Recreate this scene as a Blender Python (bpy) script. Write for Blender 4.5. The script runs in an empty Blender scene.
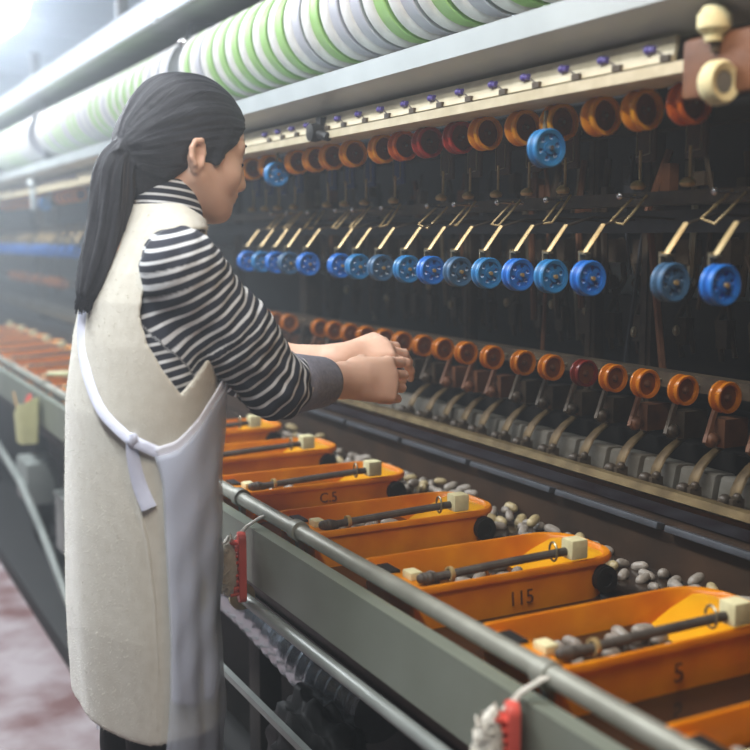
import bpy, bmesh, math, random
import numpy as np
from mathutils import Vector, Matrix

random.seed(7)
scene = bpy.context.scene
COL = scene.collection
PI = math.pi
ORD = ("zeroth first second third fourth fifth sixth seventh eighth ninth tenth eleventh twelfth thirteenth fourteenth fifteenth "
       "sixteenth seventeenth eighteenth nineteenth twentieth twenty-first twenty-second twenty-third twenty-fourth twenty-fifth "
       "twenty-sixth twenty-seventh twenty-eighth twenty-ninth thirtieth thirty-first thirty-second thirty-third thirty-fourth "
       "thirty-fifth thirty-sixth thirty-seventh thirty-eighth").split()


# ------------------------------------------------------------------ materials
def srgb(r, g, b):
    f = lambda c: (c / 255 / 12.92) if c / 255 <= .04045 else ((c / 255 + .055) / 1.055) ** 2.4
    return (f(r), f(g), f(b), 1)


def mat(name, c, rough=.5, metal=0., c2=None, scale=20., contrast=.5, bump=0., bscale=80., sss=0., trans=0., spec=.5, sheen=0., coat=0., alpha=1.):
    m = bpy.data.materials.new(name)
    m.use_nodes = True
    nt = m.node_tree
    b = nt.nodes['Principled BSDF']
    b.inputs['Base Color'].default_value = srgb(*c)
    b.inputs['Roughness'].default_value = rough
    b.inputs['Metallic'].default_value = metal
    b.inputs['Specular IOR Level'].default_value = spec
    tc = nt.nodes.new('ShaderNodeTexCoord')
    if c2 is not None:
        n = nt.nodes.new('ShaderNodeTexNoise')
        n.inputs['Scale'].default_value = scale
        n.inputs['Detail'].default_value = 5
        nt.links.new(tc.outputs['Object'], n.inputs['Vector'])
        r = nt.nodes.new('ShaderNodeValToRGB')
        r.color_ramp.elements[0].position = .5 - .5 * (1 - contrast) * .6
        r.color_ramp.elements[1].position = .5 + .5 * (1 - contrast) * .6
        r.color_ramp.elements[0].color = srgb(*c)
        r.color_ramp.elements[1].color = srgb(*c2)
        nt.links.new(n.outputs['Fac'], r.inputs['Fac'])
        nt.links.new(r.outputs['Color'], b.inputs['Base Color'])
    if bump:
        n2 = nt.nodes.new('ShaderNodeTexNoise')
        n2.inputs['Scale'].default_value = bscale
        n2.inputs['Detail'].default_value = 4
        nt.links.new(tc.outputs['Object'], n2.inputs['Vector'])
        bp = nt.nodes.new('ShaderNodeBump')
        bp.inputs['Strength'].default_value = bump
        bp.inputs['Distance'].default_value = .004
        nt.links.new(n2.outputs['Fac'], bp.inputs['Height'])
        nt.links.new(bp.outputs['Normal'], b.inputs['Normal'])
    if sss:
        b.inputs['Subsurface Weight'].default_value = sss
        b.inputs['Subsurface Radius'].default_value = (.012, .006, .004)
        b.inputs['Subsurface Scale'].default_value = .5
    if sheen:
        b.inputs['Sheen Weight'].default_value = sheen
    if coat:
        b.inputs['Coat Weight'].default_value = coat
    if alpha < 1:
        b.inputs['Alpha'].default_value = alpha
    if trans:                                   # thin translucent plastic
        t = nt.nodes.new('ShaderNodeBsdfTranslucent')
        t.inputs['Color'].default_value = srgb(*c)
        mx = nt.nodes.new('ShaderNodeMixShader')
        mx.inputs['Fac'].default_value = trans
        nt.links.new(b.outputs['BSDF'], mx.inputs[1])
        nt.links.new(t.outputs['BSDF'], mx.inputs[2])
        nt.links.new(mx.outputs['Shader'], nt.nodes['Material Output'].inputs['Surface'])
    return m


def emit(name, c, s):
    m = bpy.data.materials.new(name)
    m.use_nodes = True
    nt = m.node_tree
    nt.nodes.remove(nt.nodes['Principled BSDF'])
    e = nt.nodes.new('ShaderNodeEmission')
    e.inputs['Color'].default_value = srgb(*c)
    e.inputs['Strength'].default_value = s
    nt.links.new(e.outputs['Emission'], nt.nodes['Material Output'].inputs['Surface'])
    return m


M = dict(
    steel=mat('painted_steel', (150, 155, 150), .42, .25, (122, 128, 124), 9, .3, .05, 60),
    panel=mat('grey_green_enamel', (128, 134, 122), .45, .1, (112, 118, 104), 7, .2, .04, 50),
    pipe=mat('dull_steel_pipe', (158, 158, 146), .5, .35, (128, 128, 116), 16, .3, .03),
    beam=mat('pale_sheet_metal', (190, 198, 198), .4, .15, (172, 180, 180), 8, .2),
    lip=mat('tarnished_brass_lip', (140, 122, 86), .4, .45, (100, 84, 56), 25, .4, .15),
    cream=mat('cream_plastic', (208, 197, 168), .5, 0, (186, 174, 142), 30, .3),
    purple=mat('purple_ceramic', (92, 78, 150), .35),
    dark=mat('greasy_dark_metal', (58, 50, 42), .45, .25, (92, 78, 60), 18, .4, .15),
    darker=mat('mottled_black', (24, 22, 20), .7, 0, (40, 34, 28), 12, .4, .2),  # near-black with faint brown mottling
    brown=mat('rusty_brown_metal', (128, 84, 54), .55, .1, (100, 64, 42), 20, .4, .1),
    brass=mat('worn_brass', (204, 180, 130), .42, .3, (176, 148, 96), 40, .4),
    chrome=mat('bright_steel', (215, 215, 215), .22, .9),
    wire=mat('steel_wire', (150, 142, 120), .35, .7),
    basin=mat('basin_brown_wall', (70, 50, 34), .5, .1, (46, 34, 24), 10, .4, .1),
    slate=mat('blue_grey_strip', (74, 78, 84), .45, .2, (56, 58, 62), 14, .3),
    boxgrey=mat('grey_box_enamel', (132, 128, 118), .45, .2, (104, 98, 86), 30, .35, .08),
    tub=mat('orange_tub_plastic', (252, 164, 8), .33, 0, (212, 112, 8), 11, .35, .03, sss=.0, trans=.22),
    tubin=mat('lit_through_tub_slope', (250, 186, 22), .28, 0, (244, 166, 16), 12, .3, trans=.15),  # tub plastic coloured yellower, as if light passed through the slope
    mark=mat('dark_marker_ink', (84, 48, 22), .6),
    foam=mat('cream_foam', (232, 224, 176), .8, 0, (212, 204, 158), 60, .3, .2),
    rod=mat('dark_grey_rod', (92, 86, 78), .6, .2, (66, 60, 54), 60, .4, .3, 120),
    rubber=mat('black_rubber', (26, 24, 22), .6),
    cocoon=mat('wet_cocoon', (168, 160, 148), .4, 0, (122, 114, 104), 60, .3, .3, 200, sss=0),
    cocoony=mat('yellowish_cocoon', (196, 180, 136), .4, 0, (160, 144, 106), 60, .3, .3, 200),
    blue=mat('bright_blue_plastic', (36, 118, 208), .4, 0, (30, 102, 188), 30, .3),
    blue2=mat('teal_blue_plastic', (44, 128, 186), .4, 0, (38, 110, 166), 30, .3),
    blue3=mat('dull_blue_plastic', (52, 98, 138), .45, 0, (60, 90, 116), 30, .3),
    amber=mat('amber_plastic', (255, 190, 44), .28, 0, (244, 150, 20), 30, .3, trans=.3),
    orange=mat('orange_plastic', (242, 124, 22), .3, 0, (210, 92, 20), 30, .3, trans=.25),
    amberdark=mat('dark_amber_plastic', (150, 84, 26), .4, 0, (112, 62, 24), 60, .3, trans=.2),
    hookbrass=mat('tarnished_hook_brass', (118, 98, 66), .5, .4, (86, 70, 46), 60, .4),
    traybrown=mat('wet_brown_tray', (70, 52, 34), .35, .1, (44, 32, 22), 40, .3, .3, 90),
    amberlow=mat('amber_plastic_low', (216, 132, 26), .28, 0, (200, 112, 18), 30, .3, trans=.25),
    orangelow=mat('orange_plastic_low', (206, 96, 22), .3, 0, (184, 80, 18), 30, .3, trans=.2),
    redlow=mat('dark_red_plastic', (120, 30, 20), .35, 0, (100, 26, 18), 30, .3, trans=.1),
    red=mat('red_plastic', (196, 52, 30), .35, 0, (170, 42, 28), 30, .3, trans=.2),
    silk=mat('white_silk', (240, 240, 236), .5, 0, (226, 226, 222), 60, .2, .12, 160),
    green=mat('pale_green_plastic', (182, 228, 142), .4, 0, (168, 216, 128), 20, .2, trans=.15),
    lilac=mat('pale_grey_plastic', (200, 202, 210), .4, 0, (186, 188, 198), 20, .2),
    blueplate=mat('blue_plate', (44, 66, 120), .5, 0, (34, 50, 96), 20, .3),
    brownplate=mat('brown_plate', (78, 56, 40), .55, 0, (60, 42, 30), 20, .3),
    redbrush=mat('red_brush_plastic', (224, 96, 82), .4, 0, (208, 80, 68), 30, .3),
    bristle=mat('white_waste_silk', (226, 222, 210), .7, 0, (196, 190, 176), 50, .3, .3),
    pouch=mat('pale_yellow_plastic', (222, 220, 168), .45, 0, (206, 204, 150), 20, .3, trans=.2),
    wood=mat('pale_wood', (206, 170, 116), .6, 0, (180, 144, 92), 30, .3),
    bag=mat('black_plastic_bag', (20, 20, 20), .6, 0, (30, 30, 30), 14, .3, .5, 25, spec=.25),
    foil=mat('silver_foil', (205, 212, 218), .22, .8, None, 1, 0, .7, 45),
    floor=mat('dirty_pink_concrete', (106, 74, 72), .6, 0, (158, 148, 150), 4.5, .55, .25, 30),
    plinth=mat('near_black_concrete', (14, 14, 14), .7, 0, (22, 22, 21), 8, .4, .2),  # near-black tone with faint mottling
    ceiling=mat('grey_ceiling', (196, 200, 206), .8, 0, (182, 186, 194), 2, .3),
    wall=mat('dim_wall', (96, 94, 90), .8, 0, (84, 82, 78), 2, .3),
    lampwhite=mat('white_enamel', (235, 238, 240), .35),
    tube=emit('lit_tube', (225, 238, 255), 1.3),
    globe=emit('lit_globe', (214, 232, 255), 40),
    tail=emit('lit_fill_batten', (244, 248, 255), 9),
    bulb=emit('lit_fill_bulb', (255, 196, 120), 10),
    skin=mat('skin', (240, 200, 174), .5, 0, (232, 186, 160), 18, .3, .05, 150, sss=.12),
    lips=mat('lips', (176, 96, 88), .45),
    eye=mat('dark_eye', (30, 22, 20), .2),
    hair=mat('black_hair', (36, 36, 42), .48, 0, (48, 48, 55), 90, .3, spec=.4),  # base lifted and blued to carry haze and sheen
    fleece=mat('cream_fleece', (206, 202, 188), .95, 0, (197, 192, 177), 60, .3, .22, 420, sheen=.3),
    cuff=mat('grey_marl', (138, 138, 148), .9, 0, (116, 116, 128), 180, .3, .3, 300),
    trouser=mat('black_trousers', (28, 28, 30), .9, 0, (36, 36, 38), 30, .3),
    cloth=mat('white_apron_cloth', (242, 243, 250), .55, 0, (234, 236, 246), 12, .2, .1, 30, trans=.12),
    strap=mat('white_plastic_strap', (208, 212, 228), .4, 0, (196, 200, 218), 30, .2, .2, 90),
)

# striped jersey: thin pale lines on navy, following the per-vertex 'stripe' coordinate
m = mat('striped_jersey', (30, 34, 48), .85, bump=.2, bscale=300)
nt = m.node_tree
at_ = nt.nodes.new('ShaderNodeAttribute'); at_.attribute_name = 'stripe'
mul = nt.nodes.new('ShaderNodeMath'); mul.operation = 'MULTIPLY'; mul.inputs[1].default_value = 1 / .0132
fr = nt.nodes.new('ShaderNodeMath'); fr.operation = 'FRACT'
rp = nt.nodes.new('ShaderNodeValToRGB')
rp.color_ramp.elements[0].position = .58; rp.color_ramp.elements[0].color = srgb(30, 33, 46)
rp.color_ramp.elements[1].position = .66; rp.color_ramp.elements[1].color = srgb(206, 208, 208)
e_ = rp.color_ramp.elements.new(.92); e_.color = srgb(206, 208, 208)
e_ = rp.color_ramp.elements.new(1.0); e_.color = srgb(30, 33, 46)
nt.links.new(at_.outputs['Fac'], mul.inputs[0]); nt.links.new(mul.outputs[0], fr.inputs[0])
nt.links.new(fr.outputs[0], rp.inputs['Fac']); nt.links.new(rp.outputs['Color'], nt.nodes['Principled BSDF'].inputs['Base Color'])
M['jersey'] = m

# clear plastic film of the outer apron
m = bpy.data.materials.new('clear_plastic_film'); m.use_nodes = True
nt = m.node_tree
b = nt.nodes['Principled BSDF']
b.inputs['Base Color'].default_value = srgb(214, 222, 236); b.inputs['Roughness'].default_value = .3
tr = nt.nodes.new('ShaderNodeBsdfTransparent'); mx = nt.nodes.new('ShaderNodeMixShader'); mx.inputs['Fac'].default_value = .36
tl_ = nt.nodes.new('ShaderNodeBsdfTranslucent'); tl_.inputs['Color'].default_value = srgb(232, 238, 248)
mx2 = nt.nodes.new('ShaderNodeMixShader'); mx2.inputs['Fac'].default_value = .5
nt.links.new(b.outputs[0], mx2.inputs[1]); nt.links.new(tl_.outputs[0], mx2.inputs[2])
nt.links.new(tr.outputs[0], mx.inputs[1]); nt.links.new(mx2.outputs[0], mx.inputs[2])
nt.links.new(mx.outputs[0], nt.nodes['Material Output'].inputs['Surface'])
M['film'] = m

# water in the basin
m = mat('basin_water', (52, 40, 30), .12, 0, (40, 30, 22), 8, .3, .25, 22, spec=.5)
M['water'] = m
# hair: fine strand streaks following the per-vertex 'strand' coordinate
m = M['hair']; nt = m.node_tree; b = nt.nodes['Principled BSDF']
at_ = nt.nodes.new('ShaderNodeAttribute'); at_.attribute_name = 'strand'
no = nt.nodes.new('ShaderNodeTexNoise'); no.noise_dimensions = '1D'; no.inputs['Scale'].default_value = 34; no.inputs['Detail'].default_value = 6; no.inputs['Roughness'].default_value = .7
bp = nt.nodes.new('ShaderNodeBump'); bp.inputs['Strength'].default_value = .55; bp.inputs['Distance'].default_value = .006
nt.links.new(at_.outputs['Fac'], no.inputs['W']); nt.links.new(no.outputs['Fac'], bp.inputs['Height']); nt.links.new(bp.outputs['Normal'], b.inputs['Normal'])


# ------------------------------------------------------------------ mesh helper
class MB:
    def __init__(s):
        s.v, s.f, s.m = [], [], []

    def add(s, vs, fs, mi=0):
        o = len(s.v)
        s.v += [tuple(p) for p in vs]
        s.f += [tuple(i + o for i in q) for q in fs]
        s.m += [mi] * len(fs)

    def box(s, c, d, R=None, mi=0):
        x, y, z = d[0] / 2, d[1] / 2, d[2] / 2
        vs = [Vector((i * x, j * y, k * z)) for i in (-1, 1) for j in (-1, 1) for k in (-1, 1)]
        if R is not None:
            vs = [R @ q for q in vs]
        vs = [q + Vector(c) for q in vs]
        s.add(vs, [(0, 1, 3, 2), (4, 6, 7, 5), (0, 4, 5, 1), (2, 3, 7, 6), (0, 2, 6, 4), (1, 5, 7, 3)], mi)

    def tube(s, pts, r, n=8, caps=True, mi=0, flat=1.0, up=None):
        pts = [Vector(p) for p in pts]
        rs = r if isinstance(r, (list, tuple)) else [r] * len(pts)
        rings = []
        pu = None
        for i, p in enumerate(pts):
            t = (pts[min(i + 1, len(pts) - 1)] - pts[max(i - 1, 0)]).normalized()
            if pu is None:
                a = Vector(up) if up else (Vector((0, 0, 1)) if abs(t.z) < .9 else Vector((1, 0, 0)))
            else:
                a = pu
            w = a.cross(t).normalized()
            u = t.cross(w).normalized()
            pu = u
            rings.append([p + w * math.cos(2 * PI * k / n) * rs[i] + u * math.sin(2 * PI * k / n) * rs[i] * flat for k in range(n)])
        s.rings(rings, caps, mi)

    def rings(s, rings, caps=True, mi=0, closed=False):
        n = len(rings[0])
        vs = [q for r in rings for q in r]
        fs = []
        L = len(rings)
        for i in range(L if closed else L - 1):
            j = (i + 1) % L
            for k in range(n):
                fs.append((i * n + k, i * n + (k + 1) % n, j * n + (k + 1) % n, j * n + k))
        if caps and not closed:
            fs.append(tuple(range(n))[::-1])
            fs.append(tuple((L - 1) * n + k for k in range(n)))
        s.add(vs, fs, mi)

    def cyl(s, a, b, r, r2=None, n=16, mi=0):
        s.tube([a, b], [r, r if r2 is None else r2], n, True, mi)

    def lathe(s, prof, o=(0, 0, 0), axis='Y', n=28, mi=0, closed=True):
        """prof: list of (radius, height along axis); closed profile loops back"""
        rings = []
        for r, h in prof:
            ring = []
            for k in range(n):
                a = 2 * PI * k / n
                c, d = math.cos(a) * r, math.sin(a) * r
                p = {'Y': (c, h, d), 'Z': (c, d, h), 'X': (h, c, d)}[axis]
                ring.append(Vector(o) + Vector(p))
            rings.append(ring)
        s.rings(rings, not closed, mi, closed)

    def ball(s, c, r, sc=(1, 1, 1), R=None, nu=14, nv=9, mi=0, fn=None):
        rings = []
        for j in range(1, nv):
            t = PI * j / nv
            ring = []
            for k in range(nu):
                a = 2 * PI * k / nu
                q = Vector((math.cos(a) * math.sin(t) * sc[0], math.sin(a) * math.sin(t) * sc[1], math.cos(t) * sc[2])) * r
                if fn:
                    q = fn(q)
                if R is not None:
                    q = R @ q
                ring.append(q + Vector(c))
            rings.append(ring)
        top = Vector((0, 0, r * sc[2])); bot = -top
        if fn:
            top, bot = fn(top), fn(bot)
        if R is not None:
            top, bot = R @ top, R @ bot
        n = nu
        vs = [q for r_ in rings for q in r_] + [top + Vector(c), bot + Vector(c)]
        fs = []
        L = len(rings)
        for i in range(L - 1):
            for k in range(n):
                fs.append((i * n + k, (i + 1) * n + k, (i + 1) * n + (k + 1) % n, i * n + (k + 1) % n))
        for k in range(n):
            fs.append((L * n, k, (k + 1) % n))
            fs.append((L * n + 1, (L - 1) * n + (k + 1) % n, (L - 1) * n + k))
        s.add(vs, fs, mi)

    def prism(s, poly, y0, y1, mi=0):
        """poly of (x, z) swept along Y"""
        n = len(poly)
        vs = [(x, y0, z) for x, z in poly] + [(x, y1, z) for x, z in poly]
        fs = [(k, (k + 1) % n, n + (k + 1) % n, n + k) for k in range(n)]
        fs += [tuple(range(n))[::-1], tuple(n + k for k in range(n))]
        s.add(vs, fs, mi)

    def build(s, name, mats, parent=None, bevel=0., sharp=35, smooth=True, loc=None):
        me = bpy.data.meshes.new(name)
        me.from_pydata(s.v, [], s.f)
        mats = mats if isinstance(mats, (list, tuple)) else [mats]
        for q in mats:
            me.materials.append(M[q] if isinstance(q, str) else q)
        me.polygons.foreach_set('material_index', s.m)
        bm = bmesh.new()
        bm.from_mesh(me)
        bmesh.ops.recalc_face_normals(bm, faces=bm.faces)
        if bevel:
            es = [e for e in bm.edges if len(e.link_faces) == 2 and e.calc_face_angle(0) > .6]
            bmesh.ops.bevel(bm, geom=es, offset=bevel, segments=2, affect='EDGES', profile=.6)
        bm.to_mesh(me)
        bm.free()
        if smooth:
            me.polygons.foreach_set('use_smooth', [True] * len(me.polygons))
            me.set_sharp_from_angle(angle=math.radians(sharp))
        o = bpy.data.objects.new(name, me)
        COL.objects.link(o)
        if parent:
            o.parent = parent
        if loc:
            o.location = loc
        return o


def tag(o, label=None, cat=None, group=None, kind=None):
    if label: o['label'] = label
    if cat: o['category'] = cat
    if group: o['group'] = group
    if kind: o['kind'] = kind
    return o


def thing(name, label, cat, loc=(0, 0, 0), group=None, rot=(0, 0, 0)):
    o = bpy.data.objects.new(name, None)
    o.empty_display_size = .05
    COL.objects.link(o)
    o.location = loc
    o.rotation_euler = rot
    return tag(o, label, cat, group)


def dup(o, loc=None, label=None, parent=None, remat=None, rot=None):
    kids = list(o.children)
    c = o.copy()
    if o.data is not None and remat:
        c.data = o.data.copy()
        for i, q in enumerate(c.data.materials):
            k = q.name.split('.')[0]
            if k in remat:
                c.data.materials[i] = remat[k]
    COL.objects.link(c)
    c.parent = parent
    if loc is not None: c.location = loc
    if rot is not None: c.rotation_euler = rot
    if label: c['label'] = label
    for k in kids:
        dup(k, parent=c, remat=remat)
    return c


def text_mesh(txt, size, depth=.0004):
    cu = bpy.data.curves.new('marking', 'FONT')
    cu.body = txt
    cu.size = size
    cu.extrude = depth
    cu.align_x = 'CENTER'
    ob = bpy.data.objects.new('marking', cu)
    COL.objects.link(ob)
    dg = bpy.context.evaluated_depsgraph_get()
    me = bpy.data.meshes.new_from_object(ob.evaluated_get(dg))
    bpy.data.objects.remove(ob)
    return me
P_NEAR, P_MID, P_FAR, P_WARM = 20, 60, 120, 8.5  # powers of the added aisle fill battens and the added warm bulb
HAZE, EXPO = (.7, 4.2, .04, .14), 0.42
RS, LS = 1, 1
# ------------------------------------------------------------------ setting
def structure(name, mb, m, **k):
    return tag(mb.build(name, m, **k), kind='structure')


b = MB(); b.box((1.0, 5.5, -.05), (7.0, 17.0, .1)); structure('floor', b, 'floor')
b = MB(); b.box((1.9, 5.5, .03), (2.52, 16.0, .06)); structure('trim_1', b, 'plinth', bevel=.012)
b = MB(); b.box((1.0, 5.5, 3.25), (7.0, 17.0, .1))
for i in range(8):
    b.box((1.0, -1.5 + 2.0 * i, 3.13), (7.0, .12, .14))
structure('ceiling', b, 'ceiling')
b = MB(); b.box((4.45, 5.5, 1.6), (.1, 17.0, 3.2)); structure('wall_right', b, 'wall')
b = MB(); b.box((1.0, 13.95, 1.6), (7.0, .1, 3.2)); structure('wall_far', b, 'wall')

# ------------------------------------------------------------------ the reeling machine
Y0, Y1 = .45, 9.0
mach = thing('reeling_machine', 'long grey silk reeling machine with a basin, pipe rail and dark works behind the woman', 'machine', (1.2, 1.6, .06))
ml = Vector((-1.2, -1.6, -.06))


def part(name, mb, m, label=None, parent=None, **k):
    o = mb.build(name, m, parent or mach, loc=None if parent else ml, **k)
    return tag(o, label)


# front trough: enamel panel, pipe rail with collars, lower pipe with flange
b = MB(); b.prism([(.667, .660), (.672, .660), (.672, .752), (.690, .752), (.690, .757), (.667, .757)], Y0, Y1)
b.prism([(.672, .655), (.700, .655), (.700, .661), (.672, .661)], Y0, Y1)
part('trough_panel', b, 'panel', 'grey green enamelled trough panel')
b = MB(); b.tube([(.70, Y0, .782), (.70, 2.5, .776), (.70, Y1, .778)], .0125, 16)
pipe = part('rail_pipe', b, 'pipe', 'dull steel rail pipe')
for y in (.93, 1.60, 1.86, 3.05, 3.62, 4.22, 5.3):
    b = MB(); b.lathe([(.0125, -.012), (.0165, -.011), (.0165, .011), (.0125, .012)], (.70, y, .779), 'Y', 18)
    b.box((.703, y, .757), (.010, .012, .036))
    b.build('collar', 'pipe', pipe)
b = MB(); b.tube([(.667, Y0, .628), (.667, 1.772, .622)], .0105, 14)
lp = part('lower_pipe', b, 'steel')
b = MB(); b.lathe([(.0, 0), (.024, 0), (.024, .006), (.013, .008), (.013, .016), (0, .016)], (.667, 1.77, .622), 'Y', 20, closed=False)
tag(b.build('flange', 'foam', lp), 'pale yellow flange')
b = MB(); b.prism([(.69, .64), (.74, .60), (.74, .61), (.69, .65)], Y0, Y1)
b.prism([(.70, .655), (.70, .71), (.704, .71), (.704, .655)], Y0, Y1)
part('gutter', b, 'dark')

# lower casing
b = MB()
b.box((.92, 4.7, .33), (.02, 8.4, .54))
for y in (.8, 2.05, 3.2, 4.4, 5.6, 6.8):
    b.box((.82, y, .33), (.05, .06, .54))
part('lower_casing', b, 'darker', bevel=.004)
b = MB(); b.box((.68, 1.6, .435), (.012, 2.3, .012)); part('toe_rail', b, 'steel')
b = MB(); b.tube([(.69, 4.6, .42), (.69, 4.1, .36), (.69, 3.75, .275), (.70, 3.45, .14), (.72, 3.4, .06)], .014, 10); part('drain_pipe', b, 'steel')
b = MB(); b.box((.74, 3.42, .36), (.10, .14, .17)); b.box((.74, 3.42, .452), (.11, .15, .012)); part('junction_box', b, 'steel', bevel=.004)
b = MB(); b.box((.76, 4.15, .36), (.12, .22, .16)); part('motor_cover', b, 'steel', bevel=.02)
b = MB(); b.tube([(.74, 3.32, .26), (.73, 3.30, .16), (.74, 3.30, .06)], .03, 12); part('waste_hose', b, 'boxgrey')

# basin
b = MB()
b.prism([(.70, .60), (1.24, .60), (1.24, .61), (.70, .61)], Y0, Y1)
b.prism([(1.215, .61), (1.235, .61), (1.235, .80), (1.215, .80)], Y0, Y1)
b.prism([(.705, .61), (.712, .61), (.712, .70), (.705, .70)], Y0, Y1)
part('basin', b, 'basin')
b = MB(); b.prism([(.706, .64), (1.216, .64), (1.216, .712), (.706, .712)], Y0, Y1)
part('basin_water', b, 'water', 'brown water in the basin')
b = MB()
y = Y0
while y < 3.0:
    b.box((1.207, y + .138, .791), (.02, .268, .011), Matrix.Rotation(.25, 3, 'Y')); y += .285
b.box((1.207, 6.0, .791), (.02, 6.0, .011))
part('baffle_strip', b, 'slate', 'blue grey baffle strip', bevel=.002)
b = MB(); b.prism([(1.194, .843), (1.203, .840), (1.206, .850), (1.214, .850), (1.214, .855), (1.198, .855)], Y0, Y1)
part('tray_lip', b, 'lip', 'tarnished brass coloured tray lip')
b = MB(); b.prism([(1.207, .828), (1.36, .828), (1.36, .836), (1.207, .836)], Y0, Y1)
b.prism([(1.25, .83), (1.258, .83), (1.258, .842), (1.25, .842)], Y0, Y1)
tr = part('tray', b, 'traybrown')
for i in range(28):
    y = .7 + .0885 * i
    b = MB(); b.box((1.226 + random.uniform(-.004, .004), y + .02, .840), (.018, .03, .018)); b.ball((1.236, y + .055, .844), .008, (1, 1, .8), nu=8, nv=6)
    b.build('bracket_foot', 'dark', tr, bevel=0)
for i in range(24):
    y = .64 + .0885 * i + .044
    b = MB(); b.prism([(1.268, .834), (1.31, .834), (1.32, .874), (1.282, .877), (1.276, .874)], y - .0385, y + .0385)
    part('guide_box', b, 'boxgrey', bevel=.0025)
for i in range(12):
    b = MB(); b.prism([(1.268, .834), (1.31, .834), (1.32, .874), (1.282, .877), (1.276, .874)], 2.75 + .52 * i, 3.24 + .52 * i)
    part('guide_box', b, 'boxgrey', bevel=.0025)

# dark works behind: bars, posts, hangers, plates
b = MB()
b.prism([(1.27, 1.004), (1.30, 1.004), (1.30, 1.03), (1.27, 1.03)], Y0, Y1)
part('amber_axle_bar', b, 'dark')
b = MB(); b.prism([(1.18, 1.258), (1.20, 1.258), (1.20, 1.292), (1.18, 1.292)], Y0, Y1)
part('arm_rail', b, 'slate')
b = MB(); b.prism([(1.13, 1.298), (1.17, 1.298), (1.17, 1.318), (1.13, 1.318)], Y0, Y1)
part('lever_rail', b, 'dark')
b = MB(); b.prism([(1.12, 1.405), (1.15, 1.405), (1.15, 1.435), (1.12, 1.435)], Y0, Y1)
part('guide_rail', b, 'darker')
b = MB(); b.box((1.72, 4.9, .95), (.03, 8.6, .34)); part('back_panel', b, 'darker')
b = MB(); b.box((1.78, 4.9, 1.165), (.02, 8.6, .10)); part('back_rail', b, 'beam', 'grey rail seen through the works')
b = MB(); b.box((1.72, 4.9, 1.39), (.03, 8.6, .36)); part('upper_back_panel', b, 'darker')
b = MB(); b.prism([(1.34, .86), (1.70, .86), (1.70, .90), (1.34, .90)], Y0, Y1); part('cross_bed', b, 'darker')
for y in (.75, 1.566, 1.727, 2.18, 2.92, 3.7, 4.6, 5.6, 6.8):
    b = MB(); b.box((1.40, y, 1.21), (.022, .03, .76)); b.box((1.40, y, 1.21), (.03, .01, .76)); part('post', b, 'dark')
rl = random.Random(11)
for i in range(27):
    y = .8 + .0886 * i
    b = MB()
    xo = 1.44 + rl.uniform(-.02, .02)
    b.tube([(xo, y, 1.25), (xo + .02, y + .01, 1.17), (xo, y + .035, 1.10), (xo + .01, y + .03, 1.03)], .006, 6)
    b.tube([(xo, y + .05, 1.22), (xo + .01, y + .02, 1.13), (xo, y - .01, 1.04)], .005, 6)
    b.box((xo, y + .012, 1.225), (.03, .034, .045)); b.box((xo, y + .015, 1.08), (.02, .026, .05))
    b.ball((xo - .01, y + .012, 1.165), .015, nu=8, nv=6)
    if i % 3 != 1:
        b.ball((xo - .03, y + rl.uniform(-.02, .02), rl.uniform(1.07, 1.15)), .007, (1, 1, 1.5), nu=8, nv=6, mi=1)  # cream bead added to stand in for a bright glint
    part('hanger', b, ['dark', 'cream'])
for i in range(44):
    y = .72 + .053 * i + rl.uniform(-.012, .012); xo = rl.uniform(1.32, 1.5)
    b = MB(); b.tube([(xo, y, 1.40), (xo + rl.uniform(-.02, .02), y + rl.uniform(-.03, .03), 1.30), (xo, y, rl.uniform(1.0, 1.2))], rl.choice([.003, .0045, .007]), 6)
    b.box((xo, y, rl.uniform(1.3, 1.38)), (.02, rl.uniform(.015, .035), rl.uniform(.02, .05)))
    part('guide_rod', b, rl.choice(['dark', 'slate', 'brown', 'wire']))
for i in range(26):
    y = .82 + .0886 * i
    b = MB()
    b.tube([(1.25, y, .93), (1.27, y + .006, .97), (1.28, y, 1.01)], .006, 6)
    b.box((1.30, y, .945), (.05, .03, .045)); b.ball((1.262, y, .935), .013, nu=8, nv=6)
    part('feed_cup', b, rl.choice(['dark', 'brown', 'dark']))

# top: ledge beam, guide strip with studs, lower strip, reel shaft
b = MB(); b.prism([(.900, 1.521), (.958, 1.497), (1.02, 1.497), (1.02, 1.503), (.960, 1.503), (.906, 1.525), (.906, 1.549), (1.0, 1.549), (1.0, 1.555), (.900, 1.555)], Y0, Y1)
part('ledge_beam', b, 'beam', 'pale sheet metal ledge beam')
b = MB(); b.prism([(.943, 1.461), (.949, 1.461), (.955, 1.490), (.949, 1.491)], 1.03, Y1)
gs = part('guide_strip', b, 'cream', 'cream strip of yarn guides')
b = MB(); b.prism([(.935, 1.443), (.951, 1.441), (.951, 1.455), (.935, 1.457)], .98, Y1)
b.prism([(.951, 1.441), (1.0, 1.441), (1.0, 1.447), (.951, 1.447)], .98, Y1)
part('lower_strip', b, 'cream')
b = MB(); b.box((1.0, 5.0, 1.475), (.012, 8.9, .06)); part('strip_backing', b, 'dark')
studs = [2.3179, 2.2435, 2.1676, 2.091, 2.0187, 1.9459, 1.8579, 1.7711, 1.6825, 1.592, 1.5058, 1.4117, 1.3287, 1.2393, 1.1565, 1.0678]
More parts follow.
